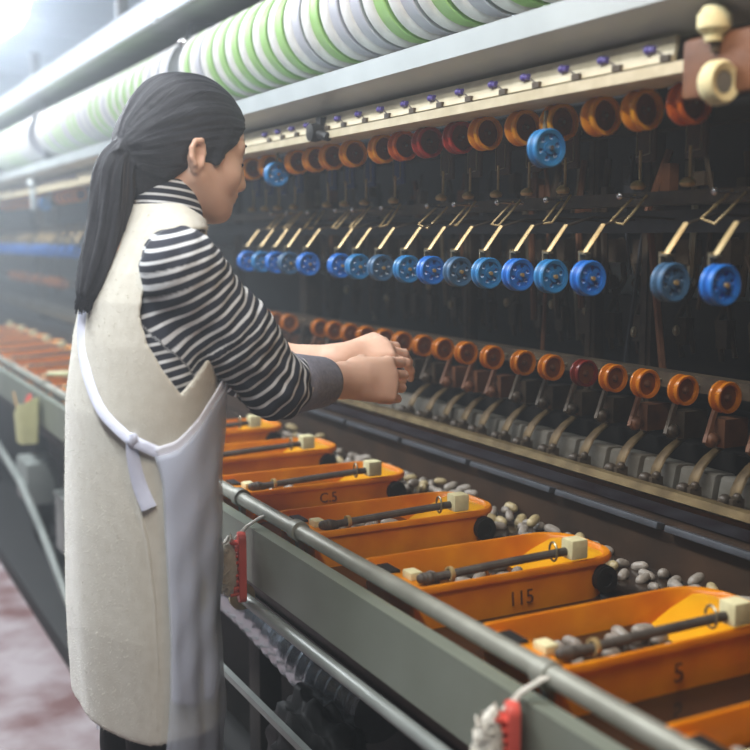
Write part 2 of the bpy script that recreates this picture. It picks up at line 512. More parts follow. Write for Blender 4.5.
for y in studs + [4.2 + .0886 * i for i in range(16)]:
    b = MB(); b.cyl((.944, y - .006, 1.478), (.944, y + .007, 1.479), .0045, n=10); b.ball((.943, y + .006, 1.4785), .0058, nu=10, nv=7)
    s = tag(b.build('stud', 'purple', gs), 'purple stud')
    b = MB(); b.box((.942, y - .028, 1.464), (.006, .016, .008)); b.tube([(.942, y - .028, 1.466), (.944, y - .008, 1.476)], .0012, 6)
    b.build('wire_clip', 'dark', s)
b = MB(); b.tube([(1.035, Y0, 1.70), (1.035, 7.0, 1.70)], .012, 12); part('reel_shaft', b, 'steel')
for y in (2.955, 4.93):
    b = MB(); b.box((1.03, y, 1.70), (.09, .05, .26)); b.box((1.03, y, 1.565), (.12, .07, .03))
    o = part('shaft_bracket', b, 'slate', bevel=.01)
    b = MB(); b.ball((.975, y, 1.775), .02, (1, 1, .8)); b.cyl((.985, y, 1.775), (1.0, y, 1.775), .026, n=14); b.build('grease_cap', 'chrome', o)
for y in (.6, 2.955, 4.93, 6.9):
    b = MB(); b.box((1.34, y, 1.20), (.05, .05, 2.28)); part('upright', b, 'dark', bevel=.004)
# sheet cover over the reels
b = MB(); b.prism([(.925, 1.838), (1.37, 1.838), (1.37, 1.85), (.925, 1.85)], Y0, Y1); part('top_cover', b, 'steel', 'blue grey cover over the reels')
b = MB(); b.prism([(1.37, 1.52), (1.385, 1.52), (1.385, 1.85), (1.37, 1.85)], Y0, Y1); part('reel_back_sheet', b, 'slate')

# dark clamp on the strip, and the same far along
cl = thing('sensor_clamp', 'black round sensor clamp fixed on the cream guide strip past the woman’s face', 'clamp', (.93, 2.02, 1.447))
b = MB(); b.lathe([(0, -.016), (.017, -.014), (.019, 0), (.014, .016), (0, .018)], (0, 0, .01), 'X', 18, closed=False); b.build('clamp_body', 'rubber', cl)
b = MB(); b.cyl((.0, -.012, .006), (.004, -.05, -.002), .009, n=12); b.box((.012, 0, .02), (.014, .02, .04)); b.build('clamp_arm', 'rubber', cl)
cl2 = thing('thread_post', 'pale metal post standing on the cream strip behind the woman’s ponytail', 'post', (.93, 4.93, 1.45))
b = MB(); b.box((0, 0, -.03), (.02, .05, .10)); b.build('post_body', 'beam', cl2, bevel=.005)
b = MB(); b.ball((0, 0, .03), .026, (1, 1, .8)); b.build('post_knob', 'beam', cl2)

# brown end bracket at the near end of the strip, with bulb and roller
eb = thing('end_bracket', 'rusty brown bracket plate closing the near end of the guide strip', 'bracket', (.93, .95, 1.44))
b = MB(); b.prism([(0, -.030), (.02, -.030), (.02, .034), (.008, .040), (0, .036)], -.24, .050); b.box((.025, .03, .0), (.03, .03, .05))
b.build('plate', 'brown', eb, bevel=.006)
for yy, zz in ((-.11, .012),):
    b = MB(); b.cyl((-.006, yy, zz), (.003, yy, zz), .008, n=10); b.build('bolt', 'brass', eb)
kn = thing('ceramic_knob', 'cream ceramic knob standing on top of the rusty end bracket', 'knob', (.925, .945, 1.472))
b = MB(); b.lathe([(0, .036), (.012, .034), (.019, .024), (.019, .010), (.011, .002), (.010, -.004), (0, -.004)], (0, 0, 0), 'Z', 20, closed=False); b.build('cap', 'foam', kn)
b = MB(); b.cyl((.004, 0, -.015), (.002, 0, .0), .006, n=10); b.build('stem', 'dark', kn)
ro = thing('end_roller', 'cream ring roller under the rusty bracket at the end of the strip', 'roller', (.915, .925, 1.420))
b = MB(); b.lathe([(.013, -.009), (.021, -.011), (.0245, -.006), (.0245, .006), (.021, .011), (.013, .009)], n=28); b.build('ring', 'foam', ro)
b = MB(); b.cyl((0, -.008, 0), (0, .02, 0), .012, n=16); b.build('core', 'steel', ro)


# ------------------------------------------------------------------ reels of silk
def make_reel():
    r = thing('silk_reel', '', 'reel', (0, 0, 0), 'reels of white silk on the top shaft')
    w = .0886
    b = MB()
    b.lathe([(.030, -.034), (.088, -.036), (.096, -.0395), (.1005, -.0425), (.1025, -.0405), (.0990, -.026), (.0965, -.006), (.0955, .010), (.094, .038), (.090, .0425), (.030, .038)], n=64)
    b.build('drum', 'green', r, sharp=40)
    b = MB()
    b.lathe([(.094, .004), (.0985, .005), (.1012, .009), (.1022, .018), (.1018, .028), (.0995, .037), (.094, .041)], n=64)
    b.build('silk_band', 'silk', r, sharp=60)
    return r


reel0 = make_reel()
near_kinds = 'l g l g g g l g l g l l g l g g g g g g l g'.split()
far_kinds = 'l l l l g g g g g l g g l l g g l g g l g l'.split()
k = 0
ys = [1.0 + .0886 * i for i in range(60)]
ys = [y for y in ys if abs(y - 2.955) > .075 and abs(y - 4.93) > .075 and y < 6.1]
kinds = []
for i, y in enumerate(ys):
    kinds.append(near_kinds[i % 22] if y < 2.955 else far_kinds[(i - 21) % 22])
cn = {}
for i, y in enumerate(ys):
    sec = 'before the first shaft bracket' if y < 2.955 else 'between the two shaft brackets' if y < 4.93 else 'beyond the farther shaft bracket'
    n = cn[sec] = cn.get(sec, 0) + 1
    colr = 'pale green' if kinds[i] == 'g' else 'pale grey'
    if y < 2.955:
        tot = sum(1 for q in ys if q < 2.955); n = tot + 1 - n
        lab = f'{colr} reel wound with white silk, {ORD[n]} from the bracket above the woman’s head'
    elif y < 4.93:
        lab = f'{colr} reel wound with white silk, {ORD[n]} beyond the bracket above the woman’s head'
    else:
        lab = f'{colr} reel wound with white silk, {ORD[n]} {sec}'
    rm = {} if kinds[i] == 'g' else {'pale_green_plastic': M['lilac']}
    if i == 0:
        o = reel0; o.location = (1.035, y, 1.70); o['label'] = lab
        if rm: o.children[0].data.materials[0] = M['lilac']
        gl = {'g': None, 'l': None}; gl[kinds[0]] = o
    elif gl[kinds[i]] is None:
        o = dup(reel0, (1.035, y, 1.70), lab)
        for c in o.children:
            if c.name.startswith('drum'):
                c.data = c.data.copy(); c.data.materials[0] = M['green' if kinds[i] == 'g' else 'lilac']
        gl[kinds[i]] = o
    else:
        o = dup(gl[kinds[i]], (1.035, y, 1.70), lab)


# ------------------------------------------------------------------ rows of small pulleys
def holed_web(b, r0, r1, hw, n):
    """disc from r0 to r1, half thickness hw, with n round holes through it"""
    rm, rh_ = (r0 + r1) / 2, min((r1 - r0) * .30, (r0 + r1) / 2 * math.sin(PI / n) * .62)
    for k in range(n):
        a0 = 2 * PI * k / n + .3
        hole, edge = [], []
        for j in range(16):
            t = 2 * PI * j / 16
            hole.append((a0 + rh_ * math.sin(t) / rm, rm + rh_ * math.cos(t)))
            m = max(abs(math.sin(t)), abs(math.cos(t)))
            edge.append((a0 + PI / n * math.sin(t) / m, rm + (r1 - r0) / 2 * math.cos(t) / m))
        P = lambda q, y: (q[1] * math.cos(q[0]), y, q[1] * math.sin(q[0]))
        vs = [P(q, y) for q, y in [(q, -hw) for q in edge] + [(q, -hw) for q in hole] + [(q, hw) for q in hole] + [(q, hw) for q in edge]]
        b.add(vs, [(g * 16 + j, g * 16 + (j + 1) % 16, (g + 1) * 16 + (j + 1) % 16, (g + 1) * 16 + j) for g in range(3) for j in range(16)])


def spoked(b, R, w, hub, nsp, spw):
    g = R * .80
    b.lathe([(R * .74, -w * .42), (R * .93, -w * .5), (R, -w * .42), (R, -w * .2), (g, 0), (R, w * .2), (R, w * .42), (R * .93, w * .5), (R * .74, w * .42)], n=32)
    b.lathe([(.0025, -w * .45), (hub, -w * .45), (hub * 1.1, 0), (hub, w * .45), (.0025, w * .45)], n=18)
    holed_web(b, hub * .9, R * .80, w * .3, nsp)
    for k in range(0):
        a = 0
        Rm = Matrix.Rotation(-a, 3, 'Y')
        b.box(Rm @ Vector(((hub + R * .78) / 2, 0, 0)), (R * .80 - hub, w * .6, spw), Rm)


def make_blue():
    r = thing('guide_pulley', '', 'pulley', (0, 0, 0), 'blue pulleys on brass arms')
    b = MB(); spoked(b, .026, .022, .0085, 6, .0085); b.build('wheel', 'blue', r)
    b = MB(); b.cyl((0, -.014, 0), (0, .017, 0), .0032, n=10); b.build('axle', 'brass', r)
    b = MB(); b.box((.0, .0165, .015), (.009, .003, .05)); b.box((.0, .010, .036), (.010, .016, .003)); b.build('clip', 'wire', r)
    b = MB(); b.tube([(0, .012, .034), (.016, .011, .055), (.034, .010, .078)], [.0050, .0056, .0050], 8, flat=.4, up=(2, 0, -1)); tag(b.build('arm', 'brass', r), 'brass arm')
    b = MB(); b.tube([(.032, .010, .076), (.08, .004, .090), (.168, 0, .086)], .0022, 6); b.build('arm_tail', 'dark', r)
    return r


blueR = [2.6312, 2.5366, 2.4475, 2.3692, 2.2619, 2.098, 2.014, 1.9141, 1.8102, 1.7217, 1.6298, 1.5391, 1.4501, 1.3634, 1.2747, 1.1048, 1.0159]
blueL = [4.5726, 4.74, 4.90, 5.07, 5.16, 5.25, 5.34, 5.43, 5.60, 5.69, 5.78, 5.87, 5.96, 6.14, 6.32, 6.41]
bc = ['blue', 'blue2', 'blue', 'blue3', 'blue', 'blue', 'blue2', 'blue3', 'blue2', 'blue', 'blue3', 'blue2', 'blue', 'blue2', 'blue', 'blue3', 'blue']
nm = {'blue': 'bright blue', 'blue2': 'teal blue', 'blue3': 'dull grey blue'}
proto = {}
base = make_blue()
used = False


def put(proto_name, key, loc, lab, base, slot, rot=None):
    """copy the base thing, in colour key, to loc"""
    global _used
    kk = (proto_name, key)
    if kk not in proto:
        if proto_name not in _first:
            o = base; _first.add(proto_name); o.location = loc; o['label'] = lab
        else:
            o = dup(base, loc, lab)
            for c in o.children:
                if c.data.materials[0] == M[slot]:
                    c.data = c.data.copy(); c.data.materials[0] = M[key]
        proto[kk] = o
        return o
    return dup(proto[kk], loc, lab)


_first = set()
for i, y in enumerate(blueR):
    put('blue', bc[i], (1.02, y, 1.192), f'{nm[bc[i]]} pulley on a brass arm, {ORD[i + 1]} from the woman’s face, middle row', base, 'blue')
for i, y in enumerate(blueL):
    put('blue', 'blue', (1.02, y, 1.194), f'hazy blue pulley in the middle row, {ORD[i + 1]} beyond the woman’s ponytail', base, 'blue')

# three odd blue pulleys up in the amber row
up = thing('spare_pulley', 'teal blue pulley raised in front of the amber row close to the woman’s nose', 'pulley', (.97, 2.32, 1.392))
b = MB(); spoked(b, .0275, .022, .009, 6, .009); b.build('wheel', 'blue2', up)
b = MB(); b.cyl((0, -.014, 0), (0, .02, 0), .0034, n=10); b.build('axle', 'chrome', up)
b = MB(); b.tube([(0, .016, 0), (.01, .018, .03), (.012, .018, .055)], .003, 6); b.build('hanger_wire', 'wire', up)
dup(up, (.96, 1.3, 1.377), 'blurred blue pulley hanging among the amber pulleys near the brown end bracket', remat=None)
o = dup(up, (.96, 4.84, 1.394), 'small hazy blue pulley hanging at the far amber row behind the ponytail')


def make_amber(R, w, group, name, am='amber'):
    r = thing(name, '', 'pulley', (0, 0, 0), group)
    b = MB()
    b.lathe([(R * .78, -w * .46), (R * .95, -w * .5), (R, -w * .42), (R, -w * .26), (R * .72, -w * .06), (R * .72, w * .06), (R, w * .26), (R, w * .40), (R * .95, w * .5), (R * .78, w * .46)], n=32)
    b.build('rim', am, r)
    b = MB(); b.lathe([(.003, -w * .2), (R * .78, -w * .16), (R * .78, w * .12), (.003, w * .2)], n=24); b.build('web', 'amberdark', r)
    b = MB(); b.lathe([(.0, -w * .46), (.004, -w * .44), (.006, -w * .2), (.0075, w * .4), (0, w * .42)], n=14, closed=False); b.build('hub', 'brown', r)
    return r


ambU = [2.529, 2.4149, 2.2591, 2.1641, 2.0803, 1.9837, 1.8596, 1.7804, 1.6922, 1.589, 1.5106, 1.4061, 1.3167, 1.2224, 1.1393, 1.0534]
ambUc = ['amber', 'amber', 'amber', 'amber', 'amber', 'amber', 'amber', 'orange', 'red', 'red', 'amber', 'amber', 'amber', 'amber', 'amber', 'orange']
ambUL = [4.33, 4.42, 4.51, 4.60, 4.69, 5.05, 5.14, 5.24, 5.33, 5.42, 5.51, 5.60, 5.69, 5.78, 5.87, 5.96, 6.05]
na = {'amber': 'amber', 'orange': 'orange', 'red': 'red'}
ub = make_amber(.0268, .027, 'amber pulleys hung under the cream strip', 'hung_pulley')
b = MB(); b.tube([(0, .015, 0), (.003, .017, .018), (-.004, .006, .032), (-.02, -.006, .044)], .0018, 6); b.build('hook_wire', 'wire', ub)
b = MB(); b.cyl((0, -.013, 0), (0, .016, 0), .0025, n=8); b.build('axle', 'wire', ub)
for i, y in enumerate(ambU):
    put('ambU', ambUc[i], (.994, y, 1.416), f'{na[ambUc[i]]} grooved pulley hung under the cream strip, {ORD[i + 1]} from the woman’s face', ub, 'amber')
for i, y in enumerate(ambUL):
    put('ambU', 'amber', (.994, y, 1.416), f'hazy amber pulley under the cream strip, {ORD[i + 1]} beyond the woman’s ponytail', ub, 'amber')

ambL = [3.0104, 2.9418, 2.8471, 2.6402, 2.5545, 2.4619, 2.3744, 2.2816, 2.1943, 2.0987, 2.0135, 1.9216, 1.8251, 1.719, 1.6306, 1.5345, 1.4563, 1.3763, 1.2887, 1.2002]
ambLc = ['orange', 'amber', 'orange', 'orange', 'amber', 'amber', 'orange', 'amber', 'amber', 'orange', 'amber', 'amber', 'amber', 'amber', 'amber', 'red', 'orange', 'amber', 'orange', 'orange']
lb = make_amber(.0242, .022, 'amber pulleys in the lower row', 'thread_pulley', 'amberlow')
b = MB(); b.tube([(0, 0, 0), (0, .012, 0), (.05, .014, .002)], .003, 8); b.build('axle', 'wire', lb)
for i, y in enumerate(ambL):
    put('ambL', ambLc[i] + 'low', (1.224, y, 1.0135), f'{na[ambLc[i]]} grooved pulley in the lower row, {ORD[i + 1]} along from the woman’s striped sleeve', lb, 'amberlow')
for i, y in enumerate([5.80, 5.89, 5.98, 6.07, 6.16, 6.40, 6.49, 6.75, 6.84, 6.93, 7.02, 7.11, 7.2, 7.29]):
    put('ambL', 'amberlow' if i % 3 else 'orangelow', (1.224, y, 1.018), f'faint hazy {"amber" if i % 3 else "orange"} pulley in the lower row, {ORD[i + 1]} beyond the woman’s back', lb, 'amberlow')


# ------------------------------------------------------------------ thread guides, wire levers, hooks
def make_bob(plate):
    r = thing('thread_guide', '', 'thread guide', (0, 0, 0), 'brass cup thread guides under the amber pulleys')
    b = MB(); b.lathe([(0, .008), (.004, .0075), (.010, .003), (.0115, -.001), (.009, -.005), (0, -.006)], (-.004, 0, 0), 'Z', 16, closed=False); b.build('cup', 'brass', r)
    b = MB(); b.tube([(0, 0, .004), (.002, .003, .028), (.002, .003, .05)], .0022, 6); b.build('stem', 'brass', r)
    b = MB(); b.box((.014, .004, .064), (.006, .040, .060)); b.build('plate', plate, r, bevel=.002)
    b = MB(); b.tube([(.004, -.014, .085), (.004, -.014, .045), (.004, .014, .042), (.004, .014, .085)], .0013, 6); b.tube([(.016, 0, .085), (.036, 0, .094)], .004, 6)
    b.build('wire_loop', 'wire', r)
    return r


bobs = [2.7655, 2.6784, 2.5919, 2.4916, 2.3036, 2.2124, 2.1138, 1.9851, 1.7972, 1.7032, 1.6133, 1.5218, 1.4247, 1.2488, 1.148]
bb = make_bob('blueplate')
bb2 = None
for i, y in enumerate(bobs):
    lab = f'brass cup thread guide with a {"dark blue" if i < 8 else "brown"} plate, {ORD[i + 1]} from the woman’s face'
    if i == 0:
        bb.location = (1.09, y, 1.325); bb['label'] = lab
    elif i < 8:
        dup(bb, (1.09, y, 1.325), lab)
    elif bb2 is None:
        bb2 = dup(bb, (1.09, y, 1.325), lab, remat={'blue_plate': M['brownplate']})
    else:
        dup(bb2, (1.09, y, 1.325), lab)

lev = thing('wire_lever', '', 'lever', (0, 0, 0), 'bent wire levers above the blue pulleys')
b = MB(); b.tube([(.030, 0, .002), (.010, .003, -.018), (-.008, .006, -.038), (-.004, -.016, -.040), (.014, -.018, -.020), (.034, -.020, .004)], .0019, 6); b.build('wire_frame', 'brass', lev)
b = MB(); b.ball((0, 0, 0), .0055); b.cyl((0, 0, 0), (.055, 0, -.002), .0022, n=6); b.build('ball_tip', 'chrome', lev)
balls = [2.6208, 2.518, 2.3928, 2.2408, 2.1559, 2.0225, 1.8376, 1.7399, 1.60, 1.46, 1.28, 1.0907]
for i, y in enumerate(balls):
    lab = f'bent brass wire lever with a bright ball tip, {ORD[i + 1]} from the woman’s chin'
    rz = random.Random(i).uniform(-.35, .35)
    if i == 0:
        lev.location = (1.08, y, 1.311); lev['label'] = lab
    else:
        dup(lev, (1.08, y, 1.311), lab, rot=(random.Random(i + 9).uniform(-.3, .3), 0, rz))
for i, y in enumerate([4.7, 4.88, 5.06, 5.24, 5.42, 5.6]):
    dup(lev, (1.08, y, 1.311), f'hazy bent wire lever above the far blue pulleys, {ORD[i + 1]} beyond the ponytail')

hk = thing('thread_hook', '', 'hook', (0, 0, 0), 'curved hooks arching over the grey boxes')
b = MB(); b.tube([(0, 0, 0), (.004, 0, .018), (.016, .001, .036), (.034, .002, .05), (.058, .004, .062), (.085, .006, .072)], [.0105, .0115, .011, .0105, .009, .006], 10, flat=.42); b.build('arm', 'hookbrass', hk)
b = MB(); b.lathe([(0, .003), (.014, .0025), (.015, 0), (.013, -.003), (0, -.003)], (.058, -.004, .070), 'Z', 18, closed=False); b.build('disc', 'steel', hk)
b = MB(); b.box((-.006, 0, -.002), (.026, .032, .022)); b.ball((-.018, .002, .004), .011, nu=10, nv=7); b.ball((-.006, -.012, .010), .008, nu=10, nv=7); b.build('foot', 'dark', hk, bevel=.003)
hooks = [2.20, 2.12, 2.045, 1.97, 1.90, 1.815, 1.74, 1.656, 1.5625, 1.4626, 1.3744, 1.2864, 1.1973]
for i, y in enumerate(hooks):
    lab = f'curved brass coloured hook arching over the grey boxes, {ORD[i + 1]} past the woman’s hands'
    if i == 0:
        hk.location = (1.248, y, .850); hk['label'] = lab
    else:
        dup(hk, (1.248, y, .850), lab)


# ------------------------------------------------------------------ orange cocoon tubs
def outline(x0, x1, hw, rn, rf):
    pts = []
    for cx, cy, r, a0 in ((x1 - rf, hw - rf, rf, 0), (x0 + rn, hw - rn, rn, 90), (x0 + rn, -hw + rn, rn, 180), (x1 - rf, -hw + rf, rf, 270)):
        for k in range(9):
            a = math.radians(a0 + 90 * k / 8)
            pts.append((cx + r * math.cos(a), cy + r * math.sin(a)))
    return pts


def make_tub():
    r = thing('cocoon_tub', '', 'tub', (0, 0, 0), 'orange cocoon tubs along the basin')
    L0, L1, W = -.185, .188, .083
    b = MB()
    rings = []
    for x0, x1, hw, z in ((L0 + .012, L1 - .024, W - .008, -.108), (L0 + .005, L1 - .009, W - .004, -.012), (L0, L1, W, -.010), (L0 - .001, L1 + .001, W + .001, -.004), (L0 + .001, L1 - .001, W - .001, 0),
                          (L0 + .006, L1 - .006, W - .006, 0), (L0 + .008, L1 - .009, W - .008, -.004), (L0 + .014, L1 - .022, W - .012, -.05)):
        rings.append([Vector((x, y, z)) for x, y in outline(x0, x1, hw, .018 + z * .02, .060 + z * .1)])
    b.rings(rings, True)
    b.build('tub_body', 'tub', r, sharp=50)
    b = MB(); b.prism([(.055, -.050), (.150, -.050), (.178, -.006), (.150, -.004), (.110, -.018), (.075, -.036)], -.058, .058)
    tag(b.build('inner_slope', 'tubin', r, bevel=.004), 'inner slope coloured bright yellow as if lit through')
    b = MB(); b.prism([(-.178, -.05), (-.135, -.05), (-.138, -.010), (-.178, -.006)], -.072, .072)
    le = b.build('end_ledge', 'tub', r, bevel=.003)
    b = MB(); b.box((-.158, .038, -.0065), (.018, .040, .004)); b.build('slot', 'rubber', le)
    b = MB(); b.box((-.146, -.012, -.003), (.020, .026, .012)); tag(b.build('plug', 'foam', le, bevel=.003), 'cream plug')
    b = MB(); b.prism([(-.14, -.048), (.06, -.048), (.06, -.036), (-.14, -.036)], -.068, .068); b.build('tub_water', 'water', r)
    # stirring rod with foam end, resting on the rim
    b = MB(); b.tube([(-.150, -.050, .000), (-.02, -.058, .008), (.085, -.068, .014)], .0062, 10)
    for k in range(5):
        b.ball((-.153 + .006 * k, -.050, .002 - .0005 * k), .010 - abs(k - 2) * .0012, nu=10, nv=7)
    rod = tag(b.build('rod', 'rod', r), 'dark grey rod')
    b = MB(); b.lathe([(.0075, -.003), (.0105, -.003), (.0105, .003), (.0075, .003)], (-.108, -.053, .0035), 'X', 16); tag(b.build('brass_ring', 'brass', rod), 'brass ring')
    b = MB()
    b.tube([(.062 + .002 * math.cos(a), -.066 + .012 * math.cos(a), .016 + .014 * math.sin(a)) for a in [2 * PI * k / 14 for k in range(13)]], .0018, 6)
    b.build('wire_ring', 'wire', rod)
    b = MB(); b.box((.098, -.070, .018), (.030, .028, .030)); tag(b.build('foam_block', 'foam', r, bevel=.004), 'cream foam block')
    b = MB(); b.cyl((.146, -.0765, -.032), (.146, -.086, -.032), .020, n=22); b.lathe([(.010, .002), (.020, .002), (.020, -.001), (.010, -.001)], (.146, -.088, -.034), 'Y', 20)
    b.build('wheel', 'rubber', r)
    return r


tub0 = make_tub()
tubs = {-1: .698, 0: 1.0225, 1: 1.34, 2: 1.666, 3: 1.988, 4: 2.31, 5: 2.632}
tub_lab = {-1: 'orange cocoon tub cut off by the photo’s bottom corner, beside the rail pipe', 0: 'orange cocoon tub marked with a 5, its end touching the rail pipe',
           1: 'orange cocoon tub marked 115, one past the tub marked 5', 2: 'orange cocoon tub without a number, just past the tub marked 115',
           3: 'orange cocoon tub marked C.5, two past the tub marked 115', 4: 'orange cocoon tub under the woman’s striped forearm, its near end behind her apron',
           5: 'orange tub with only a corner showing above the others beside her apron'}
far_k = list(range(8, 17))
TX, TZ = .905, .775
for k, y in list(tubs.items()) + [(k, 1.34 + .322 * (k - 1)) for k in far_k]:
    lab = tub_lab.get(k) or f'hazy orange cocoon tub behind the woman’s back, {ORD[k - 7]} beyond her'
    if k == -1:
        t = tub0; t.location = (TX, y, TZ); t['label'] = lab
    else:
        t = dup(tub0, (TX, y, TZ), lab)
    if k in (0, 1, 3):
        me = text_mesh({0: '5', 1: '115', 3: 'C.5'}[k], {0: .034, 1: .030, 3: .027}[k])
        me.materials.append(M['mark'])
        o = bpy.data.objects.new('number_marking', me); COL.objects.link(o); o.parent = t
        o.location = ({0: .0, 1: -.003, 3: -.004}[k], -.0805, {0: -.050, 1: -.050, 3: -.038}[k]); o.rotation_euler = (math.radians(90 - 6.5), 0, 0)
        tag(o, 'dark marking ' + {0: '5', 1: '115', 3: 'C.5'}[k])

# cocoons in the tubs and floating in the basin
def coc_mesh(name, m):
    b = MB(); b.ball((0, 0, 0), 1, (.0165, .0095, .0092), nu=16, nv=10, fn=None)
    o = b.build(name, m)
    for v in o.data.vertices:
        s = 1 - .10 * math.exp(-(v.co.x / .005) ** 2)
        v.co.y *= s; v.co.z *= s
    return o


cw = coc_mesh('cocoon', 'cocoon'); cy = coc_mesh('cocoon', 'cocoony')
first = {0: cw, 1: cy}
seen = set()
rc = random.Random(5)


def cocoon(loc, label, group, yellow=0):
    rot = (rc.uniform(0, 6), rc.uniform(-.4, .4), rc.uniform(0, 6))
    o = first[yellow]
    if yellow in seen:
        o = o.copy(); COL.objects.link(o)
    seen.add(yellow)
    o.location = loc; o.rotation_euler = rot
    s = rc.uniform(.85, 1.15); o.scale = (s, s, s)
    tag(o, label, 'cocoon', group)


for k, y in tubs.items():
    if k > 3: continue
    nmk = {-1: 'the nearest orange tub', 0: 'the orange tub bearing a single digit', 1: 'the orange tub marked with three digits', 2: 'the orange tub without a number', 3: 'the orange tub bearing a letter'}[k]
    done = []
    for t in range(200):
        if len(done) >= 13: break
        x = rc.uniform(-.12, .045); yy = rc.uniform(-.054, .05)
        if any((x - a) ** 2 + (yy - c) ** 2 < .021 ** 2 for a, c in done): continue
        done.append((x, yy))
        cocoon((TX + x, y + yy, TZ - .031), f'wet grey white cocoon lying inside {nmk}', f'cocoons inside {nmk}')
clusters = [((1.172, 1.24), (.036, .15), 22, 'behind the foam block of the single digit tub'), ((1.172, 1.58), (.036, .16), 26, 'behind the end of the three digit tub'),
            ((1.172, 1.92), (.036, .16), 26, 'behind the end of the tub without a number'), ((1.170, 2.27), (.036, .17), 26, 'behind the tub bearing a letter'),
            ((1.165, 2.64), (.038, .17), 22, 'under the woman’s striped sleeve'), ((1.172, .98), (.036, .10), 12, 'beside the photo’s edge, behind the nearest tubs')]
for (cx, cyy), (sx, sy), n, where in clusters:
    done = []
    for t in range(600):
        if len(done) >= n: break
        x = cx + rc.uniform(-1, 1) * sx; y = cyy + rc.uniform(-1, 1) * sy
        if any((x - a) ** 2 + (y - c) ** 2 < .022 ** 2 for a, c in done): continue
        done.append((x, y))
        yl = 1 if len(done) % 4 == 0 else 0
        cocoon((x, y, .7165 + (.016 if rc.random() < .25 else 0)), f'{"yellowish" if yl else "pale grey"} cocoon floating in the basin {where}', f'{"yellowish" if yl else "pale grey"} cocoons floating {where}', yl)

# ------------------------------------------------------------------ things hung on the rail, and below
def make_brush(loc, lab, rot, s=1.0):
    r = thing('scrubbing_brush', lab, 'brush', loc, None, rot)
    b = MB(); pts = outline(-.062, .062, .0145, .0144, .0144)
    b.rings([[Vector((-.007, y * q, x * q2)) for x, y in pts] for q, q2 in ((1, 1),)] + [[Vector((.007, y, x)) for x, y in pts]], True)
    b.build('handle', 'redbrush', r, bevel=.003)
    b = MB()
    for i in range(9):
        for j in (-1, 0, 1):
            b.cyl((-.006, j * .007, -.045 + .011 * i), (-.021, j * .0085, -.046 + .0113 * i), .003, n=6)
    b.build('bristle', 'redbrush', r)
    b = MB(); rr = random.Random(3)
    b.ball((-.024, 0, 0), 1, (.017, .020, .052), nu=18, nv=14, fn=lambda q: q * (1 + .12 * math.sin(q.z * 260 + q.x * 300) * math.cos(q.y * 240)))
    for i in range(46):
        a = rr.uniform(0, 2 * PI); z = rr.uniform(-.05, .05)
        p = [Vector((-.028 + .017 * math.cos(a + t) * (1 - abs(z) * 8), .023 * math.sin(a + t) * (1 - abs(z) * 8), z + .012 * t * rr.uniform(-1, 1))) for t in (0, .5, 1, 1.5)]
        b.tube(p, .0012, 5)
    tag(b.build('waste_silk', 'bristle', r), 'tangle of white waste silk')
    b = MB(); b.tube([(.0, 0, .055), (.01, 0, .070), (.03, .0, .082), (.040, 0, .086)], .0028, 6); b.tube([(-.01, .003, .05), (.01, .004, .07), (.036, .006, .084)], .0024, 6)
    b.build('string', 'bristle', r)
    r.scale = (s, s, s)
    return r


make_brush((.648, 1.722, .692), 'red brush wrapped with white waste silk hanging beside the woman’s apron', (0, 0, math.radians(-12)), 1.0)
make_brush((.652, .925, .698), 'blurred red brush wrapped in white waste silk hanging at the photo’s bottom edge', (0, 0, math.radians(-22)), 1.0)

po = thing('cut_bottle_holder', 'pale yellow cut plastic bottle hanging on the trough panel behind the woman', 'holder', (.655, 3.56, .655))
b = MB()
pr = [(-.050, .034, .036), (-.048, .042, .041), (.02, .050, .045), (.050, .052, .047)]
rings = [[Vector((-.03 + y, x, z)) for x, y in outline(-hw, hw, hy * .7, .012, .012)] for z, hw, hy in pr]
rings += [[Vector((-.03 + y, x, z)) for x, y in outline(-hw + .003, hw - .003, hy * .7 - .003, .010, .010)] for z, hw, hy in pr[::-1]]
b.rings(rings, True)
for v in range(len(b.v)):
    x, y, z = b.v[v]
    if z > .03: b.v[v] = (x, y, z + (.030 if y < -.02 else -.010 if y > .02 else 0) + (.02 if x > -.03 else 0))
b.build('bottle', 'pouch', po)
b = MB(); b.tube([(0, -.03, .05), (.02, -.03, .10), (.045, -.02, .115)], .002, 6); b.build('hanging_wire', 'wire', po)
st = thing('red_handled_brush', 'small red handled tool standing in the pale yellow bottle holder', 'brush', (.63, 3.57, .66))
b = MB(); b.tube([(0, 0, -.02), (0, 0, .03)], .009, 8, flat=.6); b.build('shank', 'rubber', st)
b = MB(); b.tube([(0, 0, .028), (0, -.004, .055), (.005, -.01, .085), (.01, -.01, .10)], [.011, .017, .016, .008], 12, flat=.6); b.build('grip', 'redbrush', st)
sk = tag(MB().build('wooden_stick', 'wood'), 'thin pale wooden stick leaning in the pale yellow bottle holder', 'stick'); bpy.data.objects.remove(sk)
b = MB(); b.tube([(.625, 3.60, .62), (.615, 3.66, .705), (.610, 3.69, .752)], .0045, 8); tag(b.build('wooden_stick', 'wood'), 'thin pale wooden stick leaning in the pale yellow bottle holder', 'stick')
b = MB(); b.tube([(.74, 3.78, .795), (.80, 3.73, .795), (.95, 3.68, .80), (1.0, 3.66, .80)], [.012, .022, .024, .016], 14, flat=.6)
tag(b.build('plastic_scoop', 'pouch'), 'pale yellow plastic scoop laid across the hazy orange tubs', 'scoop')

# under the trough: foil duct and black bags
fd = thing('foil_duct', 'crinkled silver foil duct lying under the trough beside the woman’s apron', 'duct', (.745, 1.93, .475))
b = MB(); pts = []; rs = []
for i in range(41):
    t = i / 40; pts.append((.02 + .05 * t, (.30 - .70 * t), .06 - .06 * t + .012 * math.sin(t * 6))); rs.append(.055 + .004 * (1 if i % 2 else -1))
b.tube(pts, rs, 22); b.build('foil_sleeve', 'foil', fd, sharp=30)


